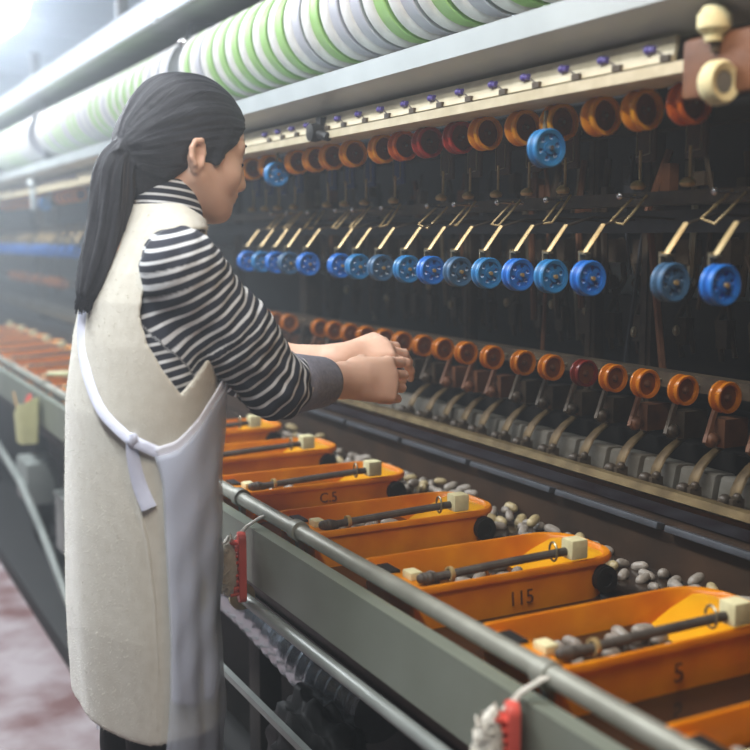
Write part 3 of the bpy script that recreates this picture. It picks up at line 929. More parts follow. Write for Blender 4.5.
def bagshape(c, sc, seed, R=None):
    b = MB(); rr = random.Random(seed); ph = [rr.uniform(0, 6) for _ in range(6)]
    def fn(q):
        f = 1 + .10 * math.sin(q.x * 9 + ph[0]) * math.cos(q.z * 8 + ph[1]) + .08 * math.sin(q.y * 13 + ph[2] + q.z * 7) + .05 * math.sin(q.z * 22 + ph[3] + 5 * q.x)
        return q * f
    b.ball(c, 1, (1, 1, 1), R, 40, 26, fn=fn)
    b.v = [tuple(Vector(c) + Vector(((p[0] - c[0]) * sc[0], (p[1] - c[1]) * sc[1], (p[2] - c[2]) * sc[2]))) for p in b.v]
    return b


tag(bagshape((.738, 1.60, .355), (.062, .17, .125), 4).build('plastic_bag', 'bag', sharp=60), 'crumpled black plastic bag under the trough in front of the foil duct', 'bag')
tag(bagshape((.79, 1.20, .36), (.085, .15, .13), 9).build('plastic_bag', 'bag', sharp=60), 'black plastic bag under the trough nearest the photo’s bottom edge', 'bag')

# ------------------------------------------------------------------ lamps
for i, (a, c) in enumerate(((1.75, 3.035), (3.065, 4.35), (4.38, 5.66), (5.69, 6.97))):
    lf = thing('lamp_batten', ['bright white lamp batten over the reels, at the photo’s top edge', 'bright lamp batten over the reels, first past the joint above the woman', 'bright lamp batten over the reels, second past the joint', 'hazy lamp batten over the reels nearest the far end'][i], 'lamp', (.915, (a + c) / 2, 1.87), 'lamp battens over the reels')
    h = (c - a) / 2
    b = MB(); b.prism([(.0, -.030), (.03, -.030), (.03, .046), (.0, .046), (.012, .04), (.012, -.024)], -h, h); b.build('housing', 'lampwhite', lf)
    b = MB(); b.prism([(-.006, -.02), (.010, -.023), (.010, .038), (-.006, .034)], -h + .01, h - .01); tag(b.build('diffuser', 'tube', lf, bevel=.003), 'lit white diffuser')
gl_ = thing('globe_lamp', 'glaring white lamp hanging in the haze at the photo’s top corner', 'lamp', (1.13, 7.2, 2.70))
b = MB(); b.ball((0, 0, 0), .24, nu=28, nv=18); tag(b.build('globe', 'globe', gl_), 'glowing globe')
b = MB(); b.lathe([(0, .34), (.05, .34), (.12, .22), (.10, .20), (0, .20)], (0, 0, 0), 'Z', 20, closed=False); b.tube([(0, 0, .3), (0, 0, .50)], .012, 8); b.build('lamp_cap', 'steel', gl_)


def fill_batten(loc, ln, power, col, lab, size=.1):  # unseen batten added to fill the scene with light
    t = thing('fill_ceiling_batten', lab, 'lamp', loc, 'added fill battens over the aisle')
    b = MB(); b.box((0, 0, .05), (.12, ln, .05)); b.build('housing', 'lampwhite', t, bevel=.005)
    b = MB(); b.cyl((0, -ln / 2 + .03, 0), (0, ln / 2 - .03, 0), .016, n=12); b.build('tube', 'tail', t)
    ld = bpy.data.lights.new('fill_tube_light', 'AREA'); ld.shape = 'RECTANGLE'; ld.size = size; ld.size_y = ln; ld.energy = power; ld.color = col
    lo = bpy.data.objects.new('fill_tube_light', ld); COL.objects.link(lo); lo.location = (loc[0], loc[1], loc[2] - .03)
    return t


fill_batten((-.10, .55, 2.40), 1.2, P_NEAR, (.93, .97, 1.0), 'unseen added fill batten over the aisle beside the photographer')
fill_batten((-.25, 2.2, 2.75), 1.5, P_MID, (.90, .95, 1.0), 'unseen added fill batten over the aisle behind the woman')
fill_batten((-.1, 5.0, 2.75), 1.5, P_FAR, (.86, .93, 1.0), 'unseen added fill batten over the aisle far beyond the woman')
wl = thing('added_fill_bulb', 'unseen warm fill bulb added above the near end of the machine', 'lamp', (.55, .62, 2.02), None)  # unseen bulb added to warm the near end
b = MB(); b.ball((0, 0, 0), .035); b.build('bulb', 'bulb', wl)
b = MB(); b.cyl((0, 0, .03), (0, 0, .09), .02, n=12); b.tube([(0, 0, .08), (0, 0, 1.05)], .005, 6); b.build('socket', 'rubber', wl)
ld = bpy.data.lights.new('warm_fill_light', 'POINT'); ld.energy = P_WARM; ld.color = (1.0, .62, .30); ld.shadow_soft_size = .05
lo = bpy.data.objects.new('warm_fill_light', ld); COL.objects.link(lo); lo.location = (.55, .62, 1.96)
# ------------------------------------------------------------------ the woman: distance fields turned into smooth meshes
class Field:
    def __init__(s, lo, hi, h):
        s.lo, s.h = np.array(lo, float), h
        s.n = np.ceil((np.array(hi) - s.lo) / h).astype(int) + 1
        s.d = np.full(s.n, .2, np.float32)

    def _sub(s, lo, hi):
        a = np.clip(np.floor((np.array(lo) - s.lo) / s.h).astype(int), 0, s.n)
        b = np.clip(np.ceil((np.array(hi) - s.lo) / s.h).astype(int) + 1, 0, s.n)
        sl = tuple(slice(i, j) for i, j in zip(a, b))
        ax = [s.lo[i] + s.h * np.arange(a[i], b[i]) for i in range(3)]
        return sl, np.meshgrid(*ax, indexing='ij', sparse=True)

    def add(s, fn, lo, hi, k=.01, pad=.03):
        sl, (X, Y, Z) = s._sub(np.array(lo) - pad - k, np.array(hi) + pad + k)
        a = s.d[sl]
        if a.size == 0: return
        b = fn(X, Y, Z).astype(np.float32)
        h = np.maximum(k - np.abs(a - b), 0) / k if k else 0
        s.d[sl] = np.minimum(a, b) - (h * h * k * .25 if k else 0)

    def cut(s, fn, lo, hi, k=.004):
        sl, (X, Y, Z) = s._sub(lo, hi)
        a = s.d[sl]
        if a.size == 0: return
        b = -fn(X, Y, Z).astype(np.float32)
        h = np.maximum(k - np.abs(a - b), 0) / k
        s.d[sl] = np.maximum(a, b) + h * h * k * .25

    def cap(s, p0, r0, p1, r1, k=.01, warp=None):
        p0, p1 = np.array(p0, float), np.array(p1, float)
        r = max(r0, r1)

        def fn(X, Y, Z):
            d = p1 - p0
            t = ((X - p0[0]) * d[0] + (Y - p0[1]) * d[1] + (Z - p0[2]) * d[2]) / max(d @ d, 1e-9)
            t = np.clip(t, 0, 1)
            q = np.sqrt((X - p0[0] - t * d[0]) ** 2 + (Y - p0[1] - t * d[1]) ** 2 + (Z - p0[2] - t * d[2]) ** 2) - (r0 + (r1 - r0) * t)
            return q + warp(X, Y, Z) if warp else q
        s.add(fn, np.minimum(p0, p1) - r, np.maximum(p0, p1) + r, k)

    def ell(s, c, r, R=None, k=.01, cut=False, warp=None):
        c, r = np.array(c, float), np.array(r, float)
        R = np.eye(3) if R is None else np.array(R)

        def fn(X, Y, Z):
            x, y, z = X - c[0], Y - c[1], Z - c[2]
            q = [(R[0, i] * x + R[1, i] * y + R[2, i] * z) for i in range(3)]
            k0 = np.sqrt(sum((q[i] / r[i]) ** 2 for i in range(3))) + 1e-9
            k1 = np.sqrt(sum((q[i] / r[i] ** 2) ** 2 for i in range(3))) + 1e-9
            d = k0 * (k0 - 1) / k1
            return d + warp(X, Y, Z) if warp else d
        m = r.max()
        if cut: s.cut(fn, c - m - .02, c + m + .02, k)
        else: s.add(fn, c - m, c + m, k)

    def mesh(s, name, mats, parent, smooth_it=2):
        D = s.d
        I = (D < 0)
        c = np.zeros(tuple(np.array(D.shape) - 1), np.uint8)
        for i in (0, 1):
            for j in (0, 1):
                for k in (0, 1):
                    c += I[i:D.shape[0] - 1 + i, j:D.shape[1] - 1 + j, k:D.shape[2] - 1 + k]
        act = np.argwhere((c > 0) & (c < 8))
        idx = np.full(c.shape, -1, np.int32)
        idx[tuple(act.T)] = np.arange(len(act))
        P = np.zeros((len(act), 3)); N = np.zeros(len(act))
        cor = [(i, j, k) for i in (0, 1) for j in (0, 1) for k in (0, 1)]
        for a in cor:
            for ax in range(3):
                if a[ax]: continue
                bq = list(a); bq[ax] = 1
                pa, pb = act + np.array(a), act + np.array(bq)
                da, db = D[tuple(pa.T)], D[tuple(pb.T)]
                m = (da < 0) != (db < 0)
                t = np.where(m, da / np.where(m, da - db, 1), 0)
                P += np.where(m[:, None], pa + t[:, None] * (pb - pa), 0); N += m
        V = s.lo + s.h * P / N[:, None]
        F = []
        for ax in range(3):
            sh = [slice(0, D.shape[i] - (1 if i == ax else 0)) for i in range(3)]
            A = I[tuple(sh)]
            sh2 = list(sh); sh2[ax] = slice(1, D.shape[ax])
            B = I[tuple(sh2)]
            E = np.argwhere(A != B)
            u, v = (ax + 1) % 3, (ax + 2) % 3
            E = E[(E[:, u] > 0) & (E[:, v] > 0) & (E[:, u] < D.shape[u] - 1) & (E[:, v] < D.shape[v] - 1)]
            q = []
            for du, dv in ((1, 1), (0, 1), (0, 0), (1, 0)):
                t = E.copy(); t[:, u] -= du; t[:, v] -= dv
                q.append(idx[tuple(t.T)])
            q = np.stack(q, 1)
            flip = ~A[tuple(E.T)]
            q[flip] = q[flip][:, ::-1]
            F.append(q)
        F = np.concatenate(F)
        F = F[(F >= 0).all(1)]
        # light laplacian smoothing
        for _ in range(smooth_it):
            acc = np.zeros_like(V); cnt = np.zeros(len(V))
            for a, b_ in ((0, 1), (1, 2), (2, 3), (3, 0)):
                np.add.at(acc, F[:, a], V[F[:, b_]]); np.add.at(acc, F[:, b_], V[F[:, a]])
                np.add.at(cnt, F[:, a], 1); np.add.at(cnt, F[:, b_], 1)
            V = V * .5 + .5 * acc / np.maximum(cnt, 1)[:, None]
        me = bpy.data.meshes.new(name)
        me.from_pydata(V.tolist(), [], F.tolist())
        for q in (mats if isinstance(mats, (list, tuple)) else [mats]): me.materials.append(M[q])
        me.polygons.foreach_set('use_smooth', [True] * len(F))
        o = bpy.data.objects.new(name, me); COL.objects.link(o)
        if parent: o.parent = parent; o.location = -parent.location
        return o, V


person = thing('person', 'woman with black ponytail, cream fleece tabard, striped top and white apron, reaching into the machine', 'person', (.47, 1.64, .0))
YW = 1.64

# joints
neck0 = (.500, 1.648, 1.262)
HC = np.array((.548, 1.664, 1.383))
HS = .95
RSH, REL, RWR = (.480, 1.490, 1.205), (.628, 1.515, 1.032), (.803, 1.622, 1.016)
LSH, LEL, LWR = (.498, 1.790, 1.205), (.700, 1.860, 1.020), (.858, 1.752, 1.034)
HEAD_YAW, HEAD_PITCH, HEAD_ROLL = math.radians(9), math.radians(15), math.radians(-2)
Rh = np.array(Matrix.Rotation(HEAD_YAW, 3, 'Z') @ Matrix.Rotation(HEAD_PITCH, 3, 'Y') @ Matrix.Rotation(HEAD_ROLL, 3, 'X'))


def H(x, y, z):
    return HC + Rh @ (HS * np.array((x, y, z)))


B = Field((.26, 1.36, -.005), (1.06, 1.96, 1.53), .003)
# torso, hips, legs, feet
B.ell((.475, YW, 1.13), (.085, .145, .16), k=.03)
B.ell((.475, YW, .93), (.085, .130, .14), k=.05)
B.ell((.465, YW, .80), (.098, .150, .12), k=.05)
for sy in (-1, 1):
    B.cap((.465, YW + sy * .075, .76), .075, (.475, YW + sy * .075, .42), .050, .03)
    B.cap((.475, YW + sy * .075, .42), .048, (.462, YW + sy * .078, .08), .032, .02)
    B.cap((.455, YW + sy * .078, .035), .030, (.58, YW + sy * .085, .022), .022, .02)
B.cap((.49, YW - .08, 1.215), .040, (.49, YW + .08, 1.215), .040, .04)
# neck and head
B.cap(neck0, .048, H(-.026, 0, -.060), .044, .03)
B.ell(H(-.003, 0, .028), HS * np.array((.094, .072, .083)), Rh, .02)
B.ell(H(.028, 0, -.028), (.060, .054, .068), Rh, .03)
B.ell(H(.050, 0, -.058), (.038, .040, .036), Rh, .02)
B.cap(H(.074, -.010, -.082), .016, H(.074, .010, -.082), .016, .02)
for sy in (-1, 1):
    B.cap(H(-.002, sy * .054, -.044), .016, H(.055, sy * .024, -.080), .014, .02)
    B.ell(H(.055, sy * .040, -.026), (.026, .020, .024), Rh, .015)
    B.cap(H(.076, sy * .012, .026), .010, H(.064, sy * .044, .022), .010, .014)
    B.ell(H(.082, sy * .030, .004), (.012, .017, .010), Rh, .006, cut=True)
    B.ell(H(.071, sy * .031, .003), (.014, .015, .0115), Rh, .003)
    # ear: plate, rim and lobe
    e = lambda x, z, o=0: H(x * .80 - .010, sy * (.069 + o), z * .74 - .016)
    B.ell(H(-.020, sy * .071, -.022), (.012, .006, .019), Rh, .006)
    rim = [(.004, -.022), (.002, .004), (-.002, .018), (-.012, .026), (-.024, .020), (-.028, .004), (-.024, -.014), (-.014, -.028)]
    for (xa, za), (xb, zb) in zip(rim, rim[1:]):
        B.cap(e(xa, za, .006 + (.006 if xa < -.01 else 0)), .0042, e(xb, zb, .006 + (.006 if xb < -.01 else 0)), .0042, .004)
    B.ell(e(-.006, -.032, .003), (.008, .005, .009), Rh, .005)
    B.ell(e(-.008, -.006, .010), (.0065, .005, .009), Rh, .004, cut=True)
B.cap(H(.088, 0, .018), .008, H(.106, 0, -.026), .0105, .012)
B.cap(H(.098, -.011, -.032), .007, H(.098, .011, -.032), .007, .008)
B.ell(H(.092, 0, -.048), (.009, .022, .0065), Rh, .006)
B.ell(H(.090, 0, -.058), (.009, .019, .0065), Rh, .005)
# arms
for S, E, W_ in ((RSH, REL, RWR), (LSH, LEL, LWR)):
    B.cap(S, .034, E, .034, .02)
    mid = tuple(.65 * a + .35 * b for a, b in zip(E, W_))
    B.cap(E, .036, mid, .038, .03)
    B.cap(mid, .037, W_, .0265, .02)


def hand(W_, f, nrm, thumb_sign, bends, spread, length=.082, tb=None):
    """f: towards the fingers, nrm: out of the back of the hand; thumb_sign: side of the thumb along f x nrm"""
    f = Vector(f).normalized(); nrm = (Vector(nrm) - f * Vector(nrm).dot(f)).normalized()
    s = f.cross(nrm).normalized() * thumb_sign
    W_ = Vector(W_)
    R = np.array([list(f), list(s), list(nrm)]).T
    B.cap(W_ - f * .01, .0265, W_ + f * .022, .026, .02)
    B.ell(W_ + f * .050, (.046, .036, .0190), R, .016)
    for o in (-.027, -.009, .009, .027):
        B.cap(W_ + f * .016 + s * o * .6, .013, W_ + f * (length - abs(o - .006) * .18) + s * o * 1.08 + nrm * (.004 - abs(o) * .08), .0115, .012)
    B.ell(W_ + f * .034 + s * .022 - nrm * .012, (.030, .018, .016), R, .014)
    # index, middle, ring, little
    for j, (o, ls) in enumerate(((.029, (.040, .024, .020)), (.0095, (.044, .027, .021)), (-.010, (.040, .025, .020)), (-.028, (.031, .019, .018)))):
        p = W_ + f * (length - abs(o - .006) * .18) + s * o * 1.08 + nrm * (.003 - abs(o) * .08)
        ang = 0
        r = (.0098, .0092, .0094, .0082)[j]
        for q, l in enumerate(ls):
            ang += bends[j][q]
            d = (f * math.cos(ang) - nrm * math.sin(ang) + s * spread[j] * math.cos(ang)).normalized()
            p2 = p + d * l
            B.cap(p, r - q * .0009, p2, r - (q + 1) * .0009, .004)
            p = p2
    # thumb from the side of the palm near the wrist
    p = W_ + f * .022 + s * .026 - nrm * .010
    for d, l, ra, rb in tb or (((.75, .55, -.45), .040, .0135, .0115), ((.9, .1, -.45), .030, .0112, .0100), ((.85, -.25, -.45), .024, .0100, .0082)):
        dd = (f * d[0] + s * d[1] + nrm * d[2]).normalized()
        p2 = p + dd * l
        B.cap(p, ra, p2, rb, .006)
        p = p2


# right hand: back towards the viewer, fingers closed round the thread; left hand: back up, fingers arched down
hand(RWR, (.98, .10, -.06), (.28, -.92, .26), -RS, [(.34, 1.30, .9), (.42, 1.35, .9), (.50, 1.35, .9), (.56, 1.25, .8)], (.03, .0, -.02, -.03), .086,
     (((.80, .30, -.62), .042, .0140, .0120), ((.92, -.10, -.40), .030, .0115, .0100), ((.85, -.45, -.25), .022, .0100, .0082)))
hand(LWR, (.96, -.06, .24), (-.12, -.50, .86), LS, [(.62, .55, .35), (.55, .6, .4), (.55, .65, .4), (.6, .7, .4)], (.06, .0, -.05, -.12))
body, _ = B.mesh('body', 'skin', person, 2)
del B

# eyes, brows, lips
for sy in (-1, 1):
    b = MB()
    b.ball(tuple(H(.0755, sy * .031, -.001)), 1, (.011, .0125, .006), Matrix(Rh.tolist()), 14, 9)
    o = b.build('eye', 'eye', person, loc=-person.location)
    b = MB(); b.tube([tuple(H(*q)) for q in ((.088, sy * .013, .028), (.086, sy * .030, .033), (.074, sy * .040, .030))], [.0016, .0024, .0010], 6)
    b.build('eyebrow', 'hair', person, loc=-person.location)
b = MB(); b.ball(tuple(H(.0935, 0, -.048)), 1, (.009, .0185, .0055), Matrix(Rh.tolist()), 16, 9); b.ball(tuple(H(.0915, 0, -.0575)), 1, (.009, .0165, .0060), Matrix(Rh.tolist()), 16, 9)
b.build('lips', 'lips', person, loc=-person.location)

# ---- hair
TIE = np.array((.456, 1.640, 1.378))
Hf = Field((.28, 1.54, 1.10), (.70, 1.78, 1.53), .0025)
AX = H(.095, 0, .055) - TIE; AX = AX / np.linalg.norm(AX)
UA = np.cross(AX, (0, 1, 0)); UA /= np.linalg.norm(UA); VA = np.cross(AX, UA)


def phi_at(X, Y, Z):
    x, y, z = X - TIE[0], Y - TIE[1], Z - TIE[2]
    return np.arctan2(x * VA[0] + y * VA[1] + z * VA[2], -(x * UA[0] + y * UA[1] + z * UA[2]))


def comb(X, Y, Z):
    p = phi_at(X, Y, Z)
    return .0010 * np.sin(p * 31 + 2 * np.sin(p * 7)) + .0007 * np.sin(p * 67 + X * 30) + .0009 * np.sin(p * 13 + 40 * X)


Hf.ell(H(-.008, 0, .032), HS * np.array((.103, .081, .090)), Rh, .01, warp=comb)
Hf.ell(H(-.040, 0, -.004), HS * np.array((.076, .070, .082)), Rh, .02, warp=comb)
Hf.cap(H(-.06, 0, -.02), .055, H(-.05, 0, -.075), .040, .03)
for sy in (-1, 1):
    Hf.cap(H(.022, sy * .070, .022), .008, H(.018, sy * .0705, -.022), .0035, .008)
# face opening, ears and nape
Hf.ell(H(.124, 0, -.024), (.092, .120, .086), Rh, .012, cut=True)
Hf.ell(H(.094, 0, .016), (.045, .062, .062), Rh, .012, cut=True)
for sy in (-1, 1):
    Hf.ell(H(-.018, sy * .085, -.022), (.017, .030, .023), Rh, .008, cut=True)
    Hf.ell(H(.010, sy * .075, -.090), (.060, .060, .052), Rh, .01, cut=True)
    Hf.cap(H(.030, sy * .0690, .040), .007, H(.024, sy * .0690, -.018), .0030, .006)
Hf.cap(TIE + (.022, 0, .004), .030, TIE, .016, .02)
hs = Vector(H(0, 0, 0))


def strand(X, Y, Z):
    return .0016 * np.sin(Y * 620 + np.sin(Z * 40) * 3 + X * 260) + .0012 * np.sin(Y * 1100 - X * 700 + Z * 90)


tail0 = [(.452, 1.640, 1.376, .014, .015), (.438, 1.638, 1.372, .020, .024), (.426, 1.634, 1.348, .027, .031), (.419, 1.628, 1.305, .030, .035), (.409, 1.622, 1.255, .029, .034), (.396, 1.616, 1.215, .026, .030), (.384, 1.612, 1.185, .020, .024), (.377, 1.610, 1.170, .013, .016)]
tail = []
for i in range(len(tail0) - 1):
    q = [np.array(tail0[max(0, min(len(tail0) - 1, j))]) for j in (i - 1, i, i + 1, i + 2)]
    for t in np.linspace(0, 1, 5, endpoint=False):
        v = .5 * (2 * q[1] + (q[2] - q[0]) * t + (2 * q[0] - 5 * q[1] + 4 * q[2] - q[3]) * t ** 2 + (3 * q[1] - q[0] - 3 * q[2] + q[3]) * t ** 3)
        tail.append((tuple(v[:3]), max(v[3], .003), max(v[4], .003)))
tail.append((tuple(tail0[-1][:3]), .013, .016))


def strand(X, Y, Z):
    cx = np.interp(-Z, [-t[0][2] for t in tail], [t[0][0] for t in tail]); cy = np.interp(-Z, [-t[0][2] for t in tail], [t[0][1] for t in tail])
    a = np.arctan2(Y - cy, X - cx)
    return .0016 * np.sin(a * 9 + Z * 14) + .0010 * np.sin(a * 21 - Z * 25) + .0012 * np.sin(a * 5 + Z * 30)


for (pa, ra, _a), (pb, rb, _b) in zip(tail, tail[1:]):
    Hf.cap(pa, ra, pb, rb, .006, strand)
hair, hv = Hf.mesh('hair', 'hair', person, 1)
del Hf
ph_ = phi_at(hv[:, 0], hv[:, 1], hv[:, 2])
tl = np.array([t[0] for t in tail])
tb_ = (hv[:, 0] < TIE[0] + .004) & (hv[:, 2] < TIE[2] + .012) & (hv[:, 0] < TIE[0] + .004 + .0 * hv[:, 2]) | ((hv[:, 2] < 1.30) & (hv[:, 0] < .452))
tcx = np.interp(-hv[:, 2], -tl[:, 2], tl[:, 0]); tcy = np.interp(-hv[:, 2], -tl[:, 2], tl[:, 1])
ta_ = np.arctan2(hv[:, 1] - tcy, -(hv[:, 0] - tcx)) * .9
ta_ = np.arctan2(-(hv[:, 0] - tcx), -(hv[:, 1] - tcy)) + 10 + hv[:, 2] * .6
sa_ = np.where(tb_, ta_, ph_ + .4 * np.sin(hv[:, 0] * 30) * .3)
a_ = hair.data.attributes.new('strand', 'FLOAT', 'POINT'); a_.data.foreach_set('value', sa_.astype(np.float32))
# fine loose strands over the cap and tail
b = MB(); rh = random.Random(21)
for i in range(0):
    u = rh.uniform(-1, 1); a0 = rh.uniform(.15, 1.0)
    st_ = H(.080 * math.cos(u * 1.25) - .018, .080 * math.sin(u * 1.35), .034 + .088 * a0 * math.cos(u * 1.1))
    v0 = Vector(st_) - hs
    pts = []
    for t in range(9):
        q = t / 8
        p = Vector(st_).lerp(Vector(TIE), q)
        rel = Vector(Rh.T @ np.array(p - Vector(H(-.018, 0, .034)))) / HS
        k0 = math.sqrt((rel.x / .1035) ** 2 + (rel.y / .0825) ** 2 + (rel.z / .0915) ** 2)
        if k0 < 1: rel = rel / max(k0, .05)
        pts.append(tuple(H(-.018 + rel.x, rel.y, .034 + rel.z)))
    pts[-1] = tuple(TIE + np.array([rh.uniform(-.008, .008) for _ in range(3)]))
    b.tube(pts, .0009, 4, caps=False)
for i in range(130):
    a = rh.uniform(0, 2 * PI); e_ = rh.uniform(.85, 1.10); x_ = rh.uniform(-.004, .004)
    pts = []
    for (p, r1, r2) in tail:
        pts.append((p[0] + math.cos(a) * r1 * e_, p[1] + math.sin(a) * r1 * e_, p[2] + x_))
    pts.append((tail[-1][0][0] - .008 + math.cos(a) * .010 + rh.uniform(-.004, .004), tail[-1][0][1] + math.sin(a) * .010, tail[-1][0][2] - rh.uniform(.012, .030)))
    b.tube(pts, .0009, 4, caps=False)
b.build('loose_strands', 'hair', hair)
b = MB(); b.lathe([(.013, -.008), (.019, -.009), (.021, 0), (.019, .009), (.013, .008)], (0, 0, 0), 'X', 20)
for k in range(10):
    a = 2 * PI * k / 10; b.ball((.004 * (k % 2), math.cos(a) * .018, math.sin(a) * .018), .0075, nu=8, nv=6)
ht = b.build('hair_tie', 'rubber', person, loc=Vector(TIE) - person.location); ht.rotation_euler = (0, math.radians(-20), 0)
tag(ht, 'black scrunched hair tie')

# ---- striped top
PROF = np.array([(.50, .454, .098, .188), (.54, .451, .103, .192), (.68, .447, .104, .192), (.83, .450, .105, .190), (1.0, .456, .105, .186), (1.10, .471, .105, .184), (1.16, .478, .098, .180), (1.20, .481, .084, .172), (1.235, .486, .072, .158), (1.262, .491, .064, .138), (1.285, .496, .060, .105), (1.31, .500, .054, .075)])


def prof(z):
    return tuple(np.interp(z, PROF[:, 0], PROF[:, i]) for i in (1, 2, 3))


Sf = Field((.33, 1.36, .94), (.80, 1.96, 1.36), .003)


def wr(X, Y, Z):
    return .0022 * np.sin(X * 95 + Z * 120 + 2 * np.sin(Z * 30)) * np.sin(Y * 40 + X * 60) + .0016 * np.sin(X * 210 - Z * 150 + Y * 40)




def trunk(X, Y, Z):
    cx, a, b_ = prof(Z)
    a, b_ = a - .0135, b_ - .0135
    x, y = (X - cx) / a, (Y - YW) / b_
    k0 = np.sqrt(x * x + y * y) + 1e-6
    k1 = np.sqrt((x / a) ** 2 + (y / b_) ** 2) + 1e-6
    return np.maximum(np.maximum(k0 * (k0 - 1) / k1, Z - 1.285), .95 - Z) + .5 * wr(X, Y, Z)


Sf.add(trunk, Sf.lo, Sf.lo + .003 * Sf.n, 0)
for S, E, W_ in ((RSH, REL, RWR), (LSH, LEL, LWR)):
    S = np.array(S); E = np.array(E); W_ = np.array(W_)
    m1 = S * .45 + E * .55
    Sf.cap(np.array((.488, YW + (.07 if S[1] > YW else -.07), 1.232)), .040, S, .048, .03)
    cfe = E + (W_ - E) * .16
    Sf.cap(S + (0.004, 0, -.004), .052, m1, .057, .03, wr)
    Sf.cap(m1, .057, E, .050, .02, wr)
    Sf.cap(E, .049, cfe, .044, .015, wr)
# roll collar
nx = np.array(H(-.026, 0, -.060)) - np.array(neck0)
c0, c1 = np.array(neck0) + nx * .05, np.array(neck0) + nx * .58
Sf.cap(c0, .066, c1, .056, .02)
Sf.cut(lambda X, Y, Z: np.sqrt((X - c1[0]) ** 2 + (Y - c1[1]) ** 2 + (Z - c1[2] - .055) ** 2) - .046, c1 - .12, c1 + .12, .004)
shirt, sv = Sf.mesh('striped_top', 'jersey', person, 2)
del Sf
# stripe coordinate: arc length along the sleeves, height on the trunk, distance up the neck on the collar
st = np.zeros(len(sv))
best = np.full(len(sv), 9.0)
for S, E, W_ in ((RSH, REL, RWR), (LSH, LEL, LWR)):
    S, E, W_ = np.array(S), np.array(E), np.array(W_)
    top = S + np.array((-.06, 0, .13))
    ctrl = [S + np.array((-.035, 0, .15)), S, (S + E) / 2 + np.array((-.012, 0, 0)), E, E + (W_ - E) * .7]
    # smooth polyline
    pl = []
    for i in range(len(ctrl) - 1):
        p0, p1, p2, p3 = ctrl[max(i - 1, 0)], ctrl[i], ctrl[i + 1], ctrl[min(i + 2, len(ctrl) - 1)]
        for t in np.linspace(0, 1, 10, endpoint=False):
            pl.append(.5 * (2 * p1 + (p2 - p0) * t + (2 * p0 - 5 * p1 + 4 * p2 - p3) * t ** 2 + (3 * p1 - p0 - 3 * p2 + p3) * t ** 3))
    pl.append(ctrl[-1]); pl = np.array(pl)
    cum = np.concatenate([[0], np.cumsum(np.linalg.norm(np.diff(pl, axis=0), axis=1))])
    bd = np.full(len(sv), 9.0); bs = np.zeros(len(sv))
    for i in range(len(pl) - 1):
        d = pl[i + 1] - pl[i]
        t = np.clip(((sv - pl[i]) @ d) / (d @ d), 0, 1)
        q = np.linalg.norm(sv - pl[i] - t[:, None] * d, axis=1)
        m = q < bd
        bd[m] = q[m]; bs[m] = cum[i] + t[m] * np.linalg.norm(d)
    sgn = -1 if S[1] < YW else 1
    on = (bd < .085) & ((sv[:, 1] - YW) * sgn > .128 - .15 * np.clip(sv[:, 0] - .56, 0, 1)) & (sv[:, 2] < 1.30)
    st[on] = bs[on]; best[on] = 0
tr_ = best > 1
st[tr_] = sv[tr_, 2] * 1.0 - .25 * (sv[tr_, 0] - .47) + 2
nn = nx / np.linalg.norm(nx)
hgt = (sv - c0) @ nn
coll = (np.linalg.norm(sv - c0 - hgt[:, None] * nn, axis=1) < .07) & (hgt > -.012)
st[coll] = hgt[coll] * 1.15 + 3
a_ = shirt.data.attributes.new('stripe', 'FLOAT', 'POINT'); a_.data.foreach_set('value', st.astype(np.float32))
# grey turned-up cuffs
for nm_, E, W_ in ((0, REL, RWR), (-.30, LEL, LWR)):
    E, W_ = np.array(E), np.array(W_)
    d = W_ - E
    L = np.linalg.norm(d); u = Vector(d / L)
    p = [Vector(E + d * (t + nm_)) for t in (.10, .14, .30, .46, .60, .63, .635, .60)]
    b = MB(); b.tube(p, [.040, .0475, .0455, .0425, .0405, .0390, .036, .034], 32)
    b.build('cuff', 'cuff', shirt, loc=None, sharp=80)
    shirt.children[-1].location = (0, 0, 0)

# ---- cream fleece tabard
ARM = np.array([(.506, 1.262), (.475, 1.2336), (.4446, 1.2094), (.4256, 1.173), (.4192, 1.1419), (.4252, 1.1047), (.4412, 1.0693), (.4632, 1.0359), (.4884, 1.0596), (.5184, 1.0906), (.545, 1.1138), (.600, 1.13), (.64, 1.18), (.60, 1.26)])


def polysdf(X, Z, P):
    d = np.full(np.broadcast(X, Z).shape, 1e9); s_ = np.ones_like(d)
    n = len(P)
    for i in range(n):
        a, b_ = P[i], P[(i - 1) % n]
        e0, e1 = b_[0] - a[0], b_[1] - a[1]
        w0, w1 = X - a[0], Z - a[1]
        t = np.clip((w0 * e0 + w1 * e1) / (e0 * e0 + e1 * e1), 0, 1)
        d = np.minimum(d, (w0 - e0 * t) ** 2 + (w1 - e1 * t) ** 2)
        c1_ = Z >= a[1]; c2_ = Z < b_[1]; c3_ = e0 * w1 > e1 * w0
        fl = (c1_ & c2_ & c3_) | (~c1_ & ~c2_ & ~c3_)
        s_ = np.where(fl, -s_, s_)
    return s_ * np.sqrt(d)


Df = Field((.29, 1.40, .47), (.65, 1.88, 1.34), .003)


